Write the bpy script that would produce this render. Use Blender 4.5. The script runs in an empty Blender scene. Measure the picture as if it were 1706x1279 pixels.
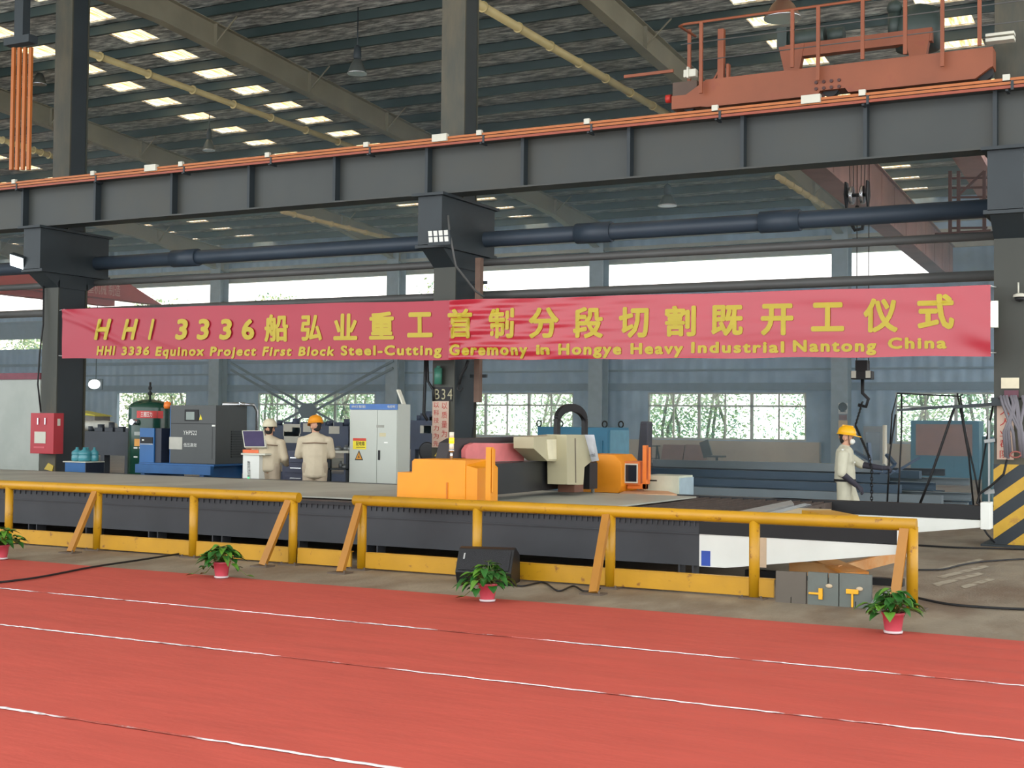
import bpy, bmesh, math, random
from mathutils import Vector, Matrix
random.seed(7)
sc = bpy.context.scene
COL = sc.collection

# ------------------------------------------------------------------ camera
W, H, FPX, CH = 1706, 1279, 2200.0, 1.78
_th, _pt, _ro = math.radians(27.5), math.radians(1.63), math.radians(0.6)
F0 = Vector((-math.sin(_th), math.cos(_th), 0)); R0 = Vector((math.cos(_th), math.sin(_th), 0)); U0 = Vector((0, 0, 1))
CF = F0*math.cos(_pt)+U0*math.sin(_pt); CU = U0*math.cos(_pt)-F0*math.sin(_pt)
CR = R0*math.cos(_ro)+CU*math.sin(_ro); CU = -R0*math.sin(_ro)+CU*math.cos(_ro)
CC = Vector((0, 0, CH))
cam = bpy.data.cameras.new('camera'); camo = bpy.data.objects.new('camera', cam); COL.objects.link(camo)
cam.sensor_width = 36; cam.lens = FPX/W*36; cam.clip_end = 400
camo.matrix_world = Matrix(((CR.x, CU.x, -CF.x, 0), (CR.y, CU.y, -CF.y, 0), (CR.z, CU.z, -CF.z, CH), (0, 0, 0, 1)))
sc.camera = camo
def ray(px, py): return CF*FPX+CR*(px-W/2)-CU*(py-H/2)
def pY(px, py, Y): v = ray(px, py); return CC+v*(Y/v.y)
def pX(px, py, X): v = ray(px, py); return CC+v*(X/v.x)
def pZ(px, py, Z=0.0): v = ray(px, py); return CC+v*((Z-CH)/v.z)

# ------------------------------------------------------------------ sky, exposure
sc.view_settings.view_transform = 'Standard'; sc.view_settings.look = 'None'
sc.view_settings.gamma = 1; sc.view_settings.use_curve_mapping = False
sc.view_settings.exposure = -0.58
sc.cycles.use_denoising = True
sc.cycles.max_bounces = 7; sc.cycles.diffuse_bounces = 3; sc.cycles.glossy_bounces = 3
sc.cycles.transparent_max_bounces = 8; sc.cycles.volume_bounces = 1; sc.cycles.sample_clamp_indirect = 4
world = bpy.data.worlds.new('World'); sc.world = world; world.use_nodes = True
bg = world.node_tree.nodes['Background']; bg.inputs[0].default_value = (0.93, 0.97, 1.0, 1); bg.inputs[1].default_value = 5.0

# ------------------------------------------------------------------ helpers
def lin(c): return tuple(((v/255)/12.92 if v/255 <= .04045 else ((v/255+.055)/1.055)**2.4) for v in c)
MATS = {}
def mat(name, rgb, rough=.55, metal=0, var=.12, scale=4, bump=0, bscale=30, spec=.5, emit=None, estr=0, second=None, smix=.5, sscale=1.5, srange=(.45, .62), stretch=None):
    if name in MATS: return MATS[name]
    m = bpy.data.materials.new(name); m.use_nodes = True; nt = m.node_tree; N = nt.nodes; L = nt.links
    b = N['Principled BSDF']; b.inputs['Roughness'].default_value = rough; b.inputs['Metallic'].default_value = metal
    b.inputs['Specular IOR Level'].default_value = spec
    c = lin(rgb)
    tc = N.new('ShaderNodeTexCoord'); mp = N.new('ShaderNodeMapping'); L.new(tc.outputs['Object'], mp.inputs[0])
    if stretch: mp.inputs['Scale'].default_value = stretch
    n = N.new('ShaderNodeTexNoise'); n.inputs['Scale'].default_value = scale; n.inputs['Detail'].default_value = 5; L.new(mp.outputs[0], n.inputs[0])
    r = N.new('ShaderNodeMapRange'); r.inputs[1].default_value = .3; r.inputs[2].default_value = .7; r.inputs[3].default_value = 1-var; r.inputs[4].default_value = 1+var
    L.new(n.outputs[0], r.inputs[0])
    mx = N.new('ShaderNodeVectorMath'); mx.operation = 'SCALE'; mx.inputs[0].default_value = c; L.new(r.outputs[0], mx.inputs['Scale'])
    out = mx.outputs[0]
    if second:
        n2 = N.new('ShaderNodeTexNoise'); n2.inputs['Scale'].default_value = sscale; n2.inputs['Detail'].default_value = 8; n2.inputs['Roughness'].default_value = .65; L.new(mp.outputs[0], n2.inputs[0])
        r2 = N.new('ShaderNodeMapRange'); r2.inputs[1].default_value = srange[0]; r2.inputs[2].default_value = srange[1]; r2.inputs[4].default_value = smix; L.new(n2.outputs[0], r2.inputs[0])
        mm = N.new('ShaderNodeMix'); mm.data_type = 'RGBA'; L.new(r2.outputs[0], mm.inputs['Factor']); L.new(out, mm.inputs[6]); mm.inputs[7].default_value = (*lin(second), 1); out = mm.outputs[2]
    L.new(out, b.inputs['Base Color'])
    if bump:
        nb = N.new('ShaderNodeTexNoise'); nb.inputs['Scale'].default_value = bscale; nb.inputs['Detail'].default_value = 4; L.new(mp.outputs[0], nb.inputs[0])
        bp = N.new('ShaderNodeBump'); bp.inputs['Strength'].default_value = bump; bp.inputs['Distance'].default_value = .02; L.new(nb.outputs[0], bp.inputs['Height']); L.new(bp.outputs[0], b.inputs['Normal'])
    if emit:
        b.inputs['Emission Color'].default_value = (*lin(emit), 1); b.inputs['Emission Strength'].default_value = estr
    MATS[name] = m; return m
def striped(name, c1, c2, axis, freq, rough=.5, bump=.6, dist=.03, var=.15, sharp=False):
    """sheet metal with pressed ribs along one axis"""
    m = mat(name, c1, rough, 0, var, 1.2, second=c2, smix=.6, sscale=.8); nt = m.node_tree; N = nt.nodes; L = nt.links
    tc = N.new('ShaderNodeTexCoord'); sp = N.new('ShaderNodeSeparateXYZ'); L.new(tc.outputs['Object'], sp.inputs[0])
    mu = N.new('ShaderNodeMath'); mu.operation = 'MULTIPLY'; mu.inputs[1].default_value = freq*2*math.pi; L.new(sp.outputs[axis], mu.inputs[0])
    si = N.new('ShaderNodeMath'); si.operation = 'SINE'; L.new(mu.outputs[0], si.inputs[0])
    rr = N.new('ShaderNodeMapRange'); rr.inputs[1].default_value = .2 if sharp else -1; rr.inputs[2].default_value = .7 if sharp else 1; L.new(si.outputs[0], rr.inputs[0])
    bp = N.new('ShaderNodeBump'); bp.inputs['Strength'].default_value = bump; bp.inputs['Distance'].default_value = dist; L.new(rr.outputs[0], bp.inputs['Height']); L.new(bp.outputs[0], N['Principled BSDF'].inputs['Normal'])
    return m
def glassmat(name, tint=(.9, .95, .95), gl=.08):
    m = bpy.data.materials.new(name); m.use_nodes = True; nt = m.node_tree; nt.nodes.clear()
    o = nt.nodes.new('ShaderNodeOutputMaterial'); t = nt.nodes.new('ShaderNodeBsdfTransparent'); t.inputs[0].default_value = (*tint, 1)
    g = nt.nodes.new('ShaderNodeBsdfGlossy'); g.inputs['Roughness'].default_value = .05; x = nt.nodes.new('ShaderNodeMixShader'); x.inputs[0].default_value = gl
    nt.links.new(t.outputs[0], x.inputs[1]); nt.links.new(g.outputs[0], x.inputs[2]); nt.links.new(x.outputs[0], o.inputs[0]); return m

ORG = {}
class MB:
    def __init__(s): s.bm = bmesh.new()
    def box(s, x0, x1, y0, y1, z0, z1, rot=None, mi=0):
        vs = [s.bm.verts.new(Vector((x, y, z))) for z in (z0, z1) for x, y in ((x0, y0), (x1, y0), (x1, y1), (x0, y1))]
        if rot:
            c, M = rot
            for v in vs: v.co = M @ (v.co-Vector(c))+Vector(c)
        for f in ((3, 2, 1, 0), (4, 5, 6, 7), (0, 1, 5, 4), (1, 2, 6, 5), (2, 3, 7, 6), (3, 0, 4, 7)):
            s.bm.faces.new([vs[i] for i in f]).material_index = mi
        return s
    def obox(s, p, q, w, h, up=(0, 0, 1), mi=0):
        """square bar from p to q, width w across, height h along up"""
        p, q = Vector(p), Vector(q); d = (q-p).normalized(); u = Vector(up)
        a = d.cross(u)
        if a.length < 1e-4: a = d.cross(Vector((1, 0, 0)))
        a.normalize(); u = a.cross(d).normalized()
        vs = [s.bm.verts.new(e+a*i*w/2+u*j*h/2) for e in (p, q) for i, j in ((-1, -1), (1, -1), (1, 1), (-1, 1))]
        for f in ((3, 2, 1, 0), (4, 5, 6, 7), (0, 1, 5, 4), (1, 2, 6, 5), (2, 3, 7, 6), (3, 0, 4, 7)):
            s.bm.faces.new([vs[i] for i in f]).material_index = mi
        return s
    def hull8(s, pts, mi=0):
        """box from 8 explicit corners: bottom ring 4, top ring 4"""
        vs = [s.bm.verts.new(Vector(p)) for p in pts]
        for f in ((3, 2, 1, 0), (4, 5, 6, 7), (0, 1, 5, 4), (1, 2, 6, 5), (2, 3, 7, 6), (3, 0, 4, 7)):
            s.bm.faces.new([vs[i] for i in f]).material_index = mi
        return s
    def cyl(s, p, q, r, r2=None, n=14, mi=0, caps=True):
        p, q = Vector(p), Vector(q); r2 = r if r2 is None else r2; d = (q-p).normalized()
        a = d.orthogonal().normalized(); b = d.cross(a)
        A = [s.bm.verts.new(p+(a*math.cos(t)+b*math.sin(t))*r) for t in [2*math.pi*i/n for i in range(n)]]
        B = [s.bm.verts.new(q+(a*math.cos(t)+b*math.sin(t))*r2) for t in [2*math.pi*i/n for i in range(n)]]
        for i in range(n):
            f = s.bm.faces.new((A[i], A[(i+1) % n], B[(i+1) % n], B[i])); f.smooth = True; f.material_index = mi
        if caps:
            s.bm.faces.new(A[::-1]).material_index = mi; s.bm.faces.new(B).material_index = mi
        return s
    def tube(s, pts, r, n=8, mi=0):
        pts = [Vector(p) for p in pts]; prev = None; a = None
        for i, p in enumerate(pts):
            d = (pts[min(i+1, len(pts)-1)]-pts[max(i-1, 0)]).normalized()
            if a is None: a = d.orthogonal().normalized()
            a = (a-d*a.dot(d)).normalized(); b = d.cross(a)
            ring = [s.bm.verts.new(p+(a*math.cos(2*math.pi*k/n)+b*math.sin(2*math.pi*k/n))*r) for k in range(n)]
            if prev:
                for k in range(n):
                    f = s.bm.faces.new((prev[k], prev[(k+1) % n], ring[(k+1) % n], ring[k])); f.smooth = True; f.material_index = mi
            else: s.bm.faces.new(ring[::-1])
            prev = ring
        s.bm.faces.new(prev); return s
    def lathe(s, c, prof, n=24, axis='z', mi=0):
        """prof: list of (radius, height)"""
        c = Vector(c); prev = None
        for r, h in prof:
            ring = []
            for k in range(n):
                t = 2*math.pi*k/n; u, v = r*math.cos(t), r*math.sin(t)
                o = Vector((u, v, h)) if axis == 'z' else (Vector((u, h, v)) if axis == 'y' else Vector((h, u, v)))
                ring.append(s.bm.verts.new(c+o))
            if prev:
                for k in range(n):
                    f = s.bm.faces.new((prev[k], prev[(k+1) % n], ring[(k+1) % n], ring[k])); f.smooth = True; f.material_index = mi
            else: s.bm.faces.new(ring[::-1])
            prev = ring
        s.bm.faces.new(prev); return s
    def prism(s, pts, vec, mi=0):
        """polygon (world points) swept along vec"""
        vec = Vector(vec); A = [s.bm.verts.new(Vector(p)) for p in pts]; B = [s.bm.verts.new(Vector(p)+vec) for p in pts]; n = len(A)
        s.bm.faces.new(A).material_index = mi; s.bm.faces.new(B[::-1]).material_index = mi
        for i in range(n): s.bm.faces.new((A[i], B[i], B[(i+1) % n], A[(i+1) % n])).material_index = mi
        return s
    def face(s, pts, mi=0):
        s.bm.faces.new([s.bm.verts.new(Vector(p)) for p in pts]).material_index = mi; return s
    def ball(s, c, r, sc3=(1, 1, 1), seg=12, mi=0):
        M = Matrix.Translation(Vector(c)) @ Matrix.Diagonal((*sc3, 1))
        g = bmesh.ops.create_uvsphere(s.bm, u_segments=seg, v_segments=max(6, seg//2+2), radius=r, matrix=M)
        for v in g['verts']:
            for f in v.link_faces: f.smooth = True; f.material_index = mi
        return s
    def build(s, name, m, parent=None, bevel=0, kind=None):
        bmesh.ops.recalc_face_normals(s.bm, faces=s.bm.faces)
        if bevel:
            bmesh.ops.bevel(s.bm, geom=[e for e in s.bm.edges if len(e.link_faces) == 2 and e.calc_face_angle(0) > .6], offset=bevel, segments=2, profile=.7, affect='EDGES', clamp_overlap=True)
        vs = s.bm.verts
        if parent is not None: o0 = ORG[parent.name]
        else:
            lo = [min(v.co[i] for v in vs) for i in range(3)]; hi = [max(v.co[i] for v in vs) for i in range(3)]
            o0 = Vector(((lo[0]+hi[0])/2, (lo[1]+hi[1])/2, lo[2]))
        for v in vs: v.co -= o0
        me = bpy.data.meshes.new(name); s.bm.to_mesh(me); s.bm.free()
        for mm in (m if isinstance(m, (list, tuple)) else [m]): me.materials.append(mm)
        o = bpy.data.objects.new(name, me); COL.objects.link(o)
        if parent is not None: o.parent = parent
        else: o.location = o0
        ORG[o.name] = o0
        if kind: o['kind'] = kind
        return o
def thing(name, label, cat, loc, group=None):
    o = bpy.data.objects.new(name, None); COL.objects.link(o); o.location = loc; o.empty_display_size = .2
    ORG[o.name] = Vector(loc); return tag(o, label, cat, group)
def tag(o, label, cat, group=None, kind=None):
    o['label'] = label; o['category'] = cat
    if group: o['group'] = group
    if kind: o['kind'] = kind
    return o
def struct(o): o['kind'] = 'structure'; return o
def copy_tree(o, parent=None):
    c = o.copy(); COL.objects.link(c)
    if parent is not None: c.parent = parent
    for ch in [k for k in COL.objects if k.parent == o]: copy_tree(ch, c)
    return c

def text_mesh(body, bold=.0, shear=0, extrude=.0, sp=1.0):
    cu = bpy.data.curves.new('txt', 'FONT'); cu.body = body; cu.size = 1; cu.offset = bold; cu.shear = shear; cu.extrude = extrude; cu.resolution_u = 3; cu.space_character = sp
    o = bpy.data.objects.new('txt', cu); COL.objects.link(o); bpy.context.view_layer.update()
    me = bpy.data.meshes.new_from_object(o.evaluated_get(bpy.context.evaluated_depsgraph_get()))
    bpy.data.objects.remove(o); return me
def add_text(mb, body, origin, ux, uy, w, h, bold=.02, shear=0, capfit=True, fn=None, mi=0, thick=.004):
    """write text into mb: origin = lower left (baseline), ux/uy unit vectors, width w and cap height h"""
    me = text_mesh(body, 0, shear, 0, 1.22 if capfit and len(body) > 2 else 1.0)
    if not len(me.vertices): return
    xs = [v.co.x for v in me.vertices]; ys = [v.co.y for v in me.vertices]
    x0, x1 = min(xs), max(xs); y0, y1 = (0, .73) if capfit else (min(ys), max(ys))
    ux, uy, origin = Vector(ux), Vector(uy), Vector(origin); nn = ux.cross(uy).normalized()
    x0 -= bold; x1 += bold
    sh = [(0, 0)]+([(bold*math.cos(k*math.pi/4), bold*math.sin(k*math.pi/4)) for k in range(8)] if bold > .015 else [])
    for si, (sx, sy) in enumerate(sh):
        vs = []
        for v in me.vertices:
            a = (v.co.x+sx-x0)/max(x1-x0, 1e-6)*w; b = (v.co.y+sy-y0)/(y1-y0)*h
            p = origin+ux*a+uy*b
            if fn: p = fn(p)
            vs.append(mb.bm.verts.new(p+nn*(thick+si*.0002)))
        for p in me.polygons:
            try: mb.bm.faces.new([vs[i] for i in p.vertices]).material_index = mi
            except ValueError: pass
    bpy.data.meshes.remove(me)
XV, YV, ZV = Vector((1, 0, 0)), Vector((0, 1, 0)), Vector((0, 0, 1))

# ------------------------------------------------------------------ materials
M_floor = mat('stained_concrete', (142, 130, 112), .6, 0, .18, 3, .35, 40, second=(112, 92, 74), smix=.8, sscale=.9, stretch=(1, .45, 1))
M_red = mat('red_carpet', (188, 80, 67), .66, 0, .07, 1.3, .35, 3.5, stretch=(.8, 2.4, 1), spec=.35)
M_tape = mat('silver_tape', (250, 250, 252), .2, .1, .1, 9, .5, 14, second=(176, 84, 74), smix=1, sscale=.55, srange=(.5, .56))  # white broken by carpet red paints uneven glints into the tape
M_yel = mat('yellow_paint', (186, 136, 14), .42, 0, .08, 3, .06, 25, second=(120, 70, 30), smix=.8, sscale=9, srange=(.61, .68))
M_mach = mat('orange_machine_paint', (228, 144, 0), .45, 0, .04, 3)
M_dark = mat('dark_grey_paint', (50, 52, 56), .5, 0, .15, 2)
M_black = mat('black_rubber', (18, 18, 20), .6, 0, .15, 5)
M_blk2 = mat('black_beam_paint', (26, 28, 30), .4, 0, .25, 2)
M_steelg = mat('grey_green_steel_paint', (62, 66, 66), .55, 0, .2, 1.5, second=(84, 78, 62), smix=.35, sscale=.7, stretch=(1, 1, .3))
M_beam = mat('runway_beam_paint', (58, 62, 60), .5, 0, .12, 1, second=(60, 58, 48), smix=.5, sscale=.5)
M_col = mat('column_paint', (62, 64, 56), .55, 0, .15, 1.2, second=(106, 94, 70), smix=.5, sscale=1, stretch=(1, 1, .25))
M_coldk = mat('dark_paint_and_recess_shade', (42, 50, 54), .55, 0, .15, 1.2)  # dark paint of brackets and housings, also painted shade in the column recesses
M_purlin = mat('purlin_paint', (44, 60, 58), .5, 0, .15, 1)
M_rafter = mat('rafter_paint', (134, 128, 108), .55, 0, .15, 1)
M_tubey = mat('pale_yellow_pipe', (190, 172, 120), .5, 0, .12, 2)
M_orange = mat('orange_conductor', (176, 98, 38), .4, 0, .08, 2)
M_crane = mat('crane_orange_paint', (136, 72, 42), .5, 0, .12, 1.5, second=(130, 60, 44), smix=.6, sscale=3, srange=(.58, .7))
M_pink = mat('hazed_red_girder_paint', (166, 130, 122), .6, 0, .12, .6, second=(120, 96, 92), smix=.6, sscale=.4)  # girder red greyed towards pink, with the haze put into the colour
M_pale = mat('cream_plastic', (206, 204, 188), .5, 0, .05, 3)
M_white = mat('white_paint', (225, 226, 218), .5, 0, .05, 2)
M_bluepipe = mat('blue_grey_pipe_paint', (50, 62, 74), .5, 0, .15, 1)
M_greypipe = mat('grey_pipe_paint', (84, 84, 82), .5, 0, .15, 1)
M_plate = mat('mill_steel_plate', (176, 176, 162), .5, .1, .12, .7, second=(140, 138, 128), smix=.6, sscale=.5, stretch=(1, .5, 1))
M_rust = mat('rusty_slats', (78, 66, 58), .8, 0, .25, 6, .4, 30)
M_wall = striped('ribbed_blue_wall_sheet', (144, 172, 198), (120, 150, 182), 0, 2.0, .55, .9, .05)
M_roof = mat('foil_insulation', (216, 216, 206), .4, .1, .5, 4.5, 1.0, 12, second=(56, 60, 58), smix=.8, sscale=6, srange=(.4, .6), stretch=(.4, 1.6, 1))
M_leaf = mat('pothos_leaf', (40, 92, 32), .4, 0, .35, 14, spec=.5)
M_leaf2 = mat('pale_pothos_leaf', (86, 132, 42), .4, 0, .25, 14)
M_pot = mat('pink_plastic_pot', (190, 76, 88), .4, 0, .08, 8)
M_soil = mat('potting_soil', (50, 36, 26), .9)
M_chrome = mat('bright_metal', (200, 202, 204), .25, .9, .05, 4)
M_ylet = mat('yellow_lettering', (186, 164, 40), .5, 0, .04, 3)
M_redbox = mat('fire_cabinet_red', (176, 34, 46), .4, 0, .08, 2)
M_lamp = mat('lit_lamp', (255, 255, 255), .5, emit=(235, 250, 255), estr=9)
M_brown = mat('brown_board', (136, 104, 92), .7, 0, .12, 2)
M_bluem = mat('blue_machine_paint', (26, 92, 150), .4, 0, .08, 2)
M_teal = mat('teal_blue_paint', (44, 110, 138), .5, 0, .12, 2)
M_wallw = mat('whitewashed_low_wall', (186, 178, 162), .8, 0, .1, 1.2, second=(150, 140, 126), smix=.5, sscale=.6)

# ================================================================== SETTING
struct(MB().face([(-75, 2, 0), (14, 2, 0), (14, 51, 0), (-75, 51, 0)]).build('floor', M_floor))
mg = mat('outdoor_ground', (150, 158, 120), .9, 0, .3, .5)
struct(MB().face([(-110, 51, -.05), (40, 51, -.05), (40, 110, -.05), (-110, 110, -.05)]).build('ground_outside', mg))

YW = 51.0
WIN = [(-40.4, -33.65), (-30.0, -23.6), (-20.2, -13.6), (-10.2, -3.6)]
Z0, Z1 = 1.13, 3.03
for i, q4 in enumerate((((1556, 948), (1632, 930), (1640, 932), (1566, 951)), ((1560, 960), (1640, 941), (1648, 944), (1570, 963)), ((1552, 972), (1630, 953), (1640, 956), (1562, 976)), ((1600, 976), (1650, 962), (1658, 965), (1608, 980)))):
    struct(MB().face([pZ(a, b, .004) for a, b in q4]).build('floor_marking', mat('worn_white_floor_paint', (176, 166, 146), .7, 0, .1, 4, second=(124, 108, 90), smix=.9, sscale=5)))
wb = MB()
t = .18
def wbox(x0, x1, z0, z1, y0=YW, y1=YW+.18): wb.box(x0, x1, y0, y1, z0, z1)
edges = [-75, -49.5, -44.9]+[e for w in WIN for e in w]+[14]
wbox(-75, -49.5, 0, Z1)
wbox(-44.9, WIN[0][0], 0, Z1)
for a, b in zip(WIN[:-1], WIN[1:]): wbox(a[1], b[0], 0, Z1)
wbox(WIN[-1][1], 14, 0, Z1)
for a in WIN: wbox(a[0], a[1], 0, Z0)
wbox(-75, 14, Z1, 5.4); wbox(-52, 14, 5.4, 6.05); wbox(-75, 14, 6.05, 7.3)
wbox(-75, 14, 8.42, 10.6); wbox(-8.4, 14, 7.3, 8.42)
struct(wb.build('wall_back', M_wall))
# lintel / sill trims along the far wall
struct(MB().box(-75, 14, YW-.14, YW, 3.12, 3.42).box(-75, 14, YW-.1, YW, 4.45, 4.6).box(-75, 14, YW-.08, YW, 3.9, 3.98).build('trim_1', mat('dark_blue_trim', (104, 124, 144), .5)))
struct(MB().box(-75, 14, YW-.12, YW, 8.42, 8.62).box(-75, 14, YW-.3, YW-.1, 8.95, 9.1).box(-75, 14, YW-.2, YW, 9.4, 9.5).build('trim_2', mat('pale_gutter', (150, 150, 138), .5)))
struct(MB().box(-75, 14, YW-.25, YW, 8.66, 8.92).build('trim_3', mat('blue_girt', (74, 92, 112), .5)))
struct(MB().box(-21.2, -13.0, YW-.3, YW-.02, 0, 1.1).box(-10.5, -3, YW-.3, YW-.02, 0, 1.1).box(-41, -23, YW-.3, YW-.02, 0, 1.1).build('baseboard_back', M_wallw))
# window frames and panes
M_frame = mat('pale_aluminium_frame', (176, 182, 178), .45, .1); M_glass = glassmat('window_glass', (.86, .95, .93), .06)
for i, (a, b) in enumerate(WIN):
    f = MB(); w = b-a; zt = 2.46; y0, y1 = YW+.02, YW+.12
    for z in (Z0, zt, Z1-.06): f.box(a, b, y0, y1, z, z+.07)
    for k in range(4): x = a+w*k/3; f.box(max(a, x-.06), min(b, x+.06), y0, y1, Z0+.07, Z1-.06)
    for k in range(3):
        x = a+w*(k+.5)/3; f.box(x-.03, x+.03, y0+.02, y1-.02, Z0+.07, Z1-.06)
    fo = struct(f.build('window_%d' % (i+1), M_frame))
    for k in range(6):
        x0 = a+w*k/6; x1 = a+w*(k+1)/6
        MB().box(x0+.05, x1-.05, YW+.06, YW+.07, Z0+.07, zt).box(x0+.05, x1-.05, YW+.06, YW+.07, zt+.07, Z1-.06).build('pane', M_glass, fo)
# cross wall at the left end and the grey panel room
struct(MB().box(-75.2, -75, 2, 51, 0, 10.6).build('wall_left', M_wall))
# roof: sheet pieces around the skylights
RS, RZ = .07, 12.45
def rz(y): return RZ-RS*(y-21)
SKX = [-54.6, -51.0, -41.6, -38.0, -28.9, -25.35, -13.2+4.05, -13.2+7.9, -1.0, 2.6]
SKX = [-57.5, -54, -43.5, -40.2, -28.95, -25.45, -9.3, -5.35, 3.5]
P0, PS = 19.16, 1.615
NP = 20
roof = MB(); sky = []
xs = [-75]+[v for x in SKX for v in (x-.55, x+.55)]+[14]
for k in range(NP):
    y0 = P0+PS*k; y1 = y0+PS
    for j in range(0, len(xs)-1, 1):
        if j % 2 == 0: roof.prism([(xs[j], y0, rz(y0)), (xs[j+1], y0, rz(y0)), (xs[j+1], y1, rz(y1)), (xs[j], y1, rz(y1))], (0, 0, .05))
        else:
            for a, b in ((y0, y0+.27), (y1-.22, y1)):
                roof.prism([(xs[j], a, rz(a)), (xs[j+1], a, rz(a)), (xs[j+1], b, rz(b)), (xs[j], b, rz(b))], (0, 0, .05))
            sky.append((xs[j], xs[j+1], y0+.27, y1-.22))
struct(roof.build('ceiling', M_roof))
shade_roof = MB(); shade_roof.prism([(-75, -4, rz(-4)), (14, -4, rz(-4)), (14, P0, rz(P0)), (-75, P0, rz(P0))], (0, 0, .05)); struct(shade_roof.build('ceiling', M_roof))  # near-bay roof out of view, added to cut the sky light there
def skymat():
    m = bpy.data.materials.new('fibreglass_skylight'); m.use_nodes = True; nt = m.node_tree; N = nt.nodes; N.clear()
    o = N.new('ShaderNodeOutputMaterial'); tc = N.new('ShaderNodeTexCoord'); mp = N.new('ShaderNodeMapping'); mp.inputs['Scale'].default_value = (9, .8, 1)
    n = N.new('ShaderNodeTexNoise'); n.inputs['Scale'].default_value = 1.3; n.inputs['Detail'].default_value = 3
    r = N.new('ShaderNodeValToRGB'); r.color_ramp.elements[0].position = .38; r.color_ramp.elements[0].color = (.62, .26, .06, 1); r.color_ramp.elements[1].position = .56; r.color_ramp.elements[1].color = (.74, .64, .40, 1)
    tl = N.new('ShaderNodeBsdfTranslucent'); tr = N.new('ShaderNodeBsdfTransparent'); x = N.new('ShaderNodeMixShader'); x.inputs[0].default_value = .35
    for a, b in ((tc.outputs['Object'], mp.inputs[0]), (mp.outputs[0], n.inputs[0]), (n.outputs[0], r.inputs[0]), (r.outputs[0], tl.inputs[0]), (r.outputs[0], tr.inputs[0]), (tl.outputs[0], x.inputs[1]), (tr.outputs[0], x.inputs[2]), (x.outputs[0], o.inputs[0])): nt.links.new(a, b)
    return m
M_sky = skymat()
for i, (a, b, c, d) in enumerate(sky):
    # corrugated translucent sheet
    m = MB(); n = 12; pr = None
    for k in range(n+1):
        x = a+(b-a)*k/n; dz = .02*(k % 2)
        v = (m.bm.verts.new((x, c-.03, rz(c)+.055+dz)), m.bm.verts.new((x, d+.03, rz(d)+.055+dz)))
        if pr: m.bm.faces.new((pr[0], v[0], v[1], pr[1]))
        pr = v
    o = struct(m.build('skylight_panel', M_sky))
pu = MB()
for k in range(NP+1):
    y = P0+PS*k
    pu = MB(); pu.box(-75, 14, y-.015, y+.015, rz(y)-.26, rz(y)-.005); pu.box(-75, 14, y-.08, y+.015, rz(y)-.275, rz(y)-.26); pu.box(-75, 14, y-.015, y+.08, rz(y)-.02, rz(y)-.005)
    struct(pu.build('purlin', M_purlin))
# rafters on every grid line
CX = [-2.5, -12.3, -22.3, -32.3, -42.6, -52.8]
RX = [-52.6, -42.4, -32.2, -22.2, -12.1, -2.3]
for x in RX:
    r = MB(); d0 = .28
    for (y0, y1, h0, h1) in ((19.5, 24, .95, .62), (24, 46, .62, .62), (46, 50.9, .62, 1.15)):
        za, zb = rz(y0)-d0, rz(y1)-d0
        r.hull8([(x-.02, y0, za-h0), (x+.02, y0, za-h0), (x+.02, y1, zb-h1), (x-.02, y1, zb-h1), (x-.02, y0, za), (x+.02, y0, za), (x+.02, y1, zb), (x-.02, y1, zb)])
        r.hull8([(x-.14, y0, za-h0-.02), (x+.14, y0, za-h0-.02), (x+.14, y1, zb-h1-.02), (x-.14, y1, zb-h1-.02), (x-.14, y0, za-h0), (x+.14, y0, za-h0), (x+.14, y1, zb-h1), (x-.14, y1, zb-h1)])
        r.hull8([(x-.14, y0, za-.02), (x+.14, y0, za-.02), (x+.14, y1, zb-.02), (x-.14, y1, zb-.02), (x-.14, y0, za), (x+.14, y0, za), (x+.14, y1, zb), (x-.14, y1, zb)])
    for y in [26, 30, 34, 38, 42, 46]:
        r.box(x-.12, x+.12, y-.01, y+.01, rz(y)-d0-.6, rz(y)-d0)
        for s in (-1, 1):   # fly braces down to the lower flange
            r.obox((x+s*.75, y, rz(y)-.2), (x, y, rz(y)-d0-.6), .03, .03)
    struct(r.build('rafter', M_rafter))
# far columns
def hcol(m, x, y0, y1, z0, z1, w, mi=0, mw=0):
    m.box(x-w/2, x+w/2, y0, y0+.03, z0, z1, mi=mi); m.box(x-w/2, x+w/2, y1-.03, y1, z0, z1, mi=mi); m.box(x-.015, x+.015, y0+.03, y1-.03, z0, z1, mi=mw)
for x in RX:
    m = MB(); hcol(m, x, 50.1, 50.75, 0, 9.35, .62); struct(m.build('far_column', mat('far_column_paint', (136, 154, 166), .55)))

# pale pipes hung beneath the roof
for n_, (a, b) in enumerate((((785, 0), (1085, 175)), ((140, 85), (560, 235)), ((480, 355), (660, 400)), ((1300, 297), (1380, 347)), ((0, 232), (80, 258)))):
    X = (-13.5, -24.2, -31.0, -12.0, -33)[n_]
    p, q = pX(*a, X), pX(*b, X); d = (q-p)
    m = MB(); m.cyl(p-d*.05, q+d*.25, .1 if n_ in (0, 3) else .085, n=10)
    for k in range(7): c = p+d*(.05+.16*k); m.cyl(c-d*.002, c+d*.002, .125, n=10)
    o = m.build('roof_pipe', M_tubey)
    tag(o, ('pale yellow pipe slanting down right of the centre column', 'long pale yellow pipe between the skylights at upper left', 'pale yellow pipe under the roof above the cutting banner, left part', 'short pale yellow pipe beside the pinkish crane girder', 'pale yellow pipe crossing behind the vertical orange tubes')[n_], 'pipe')

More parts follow.
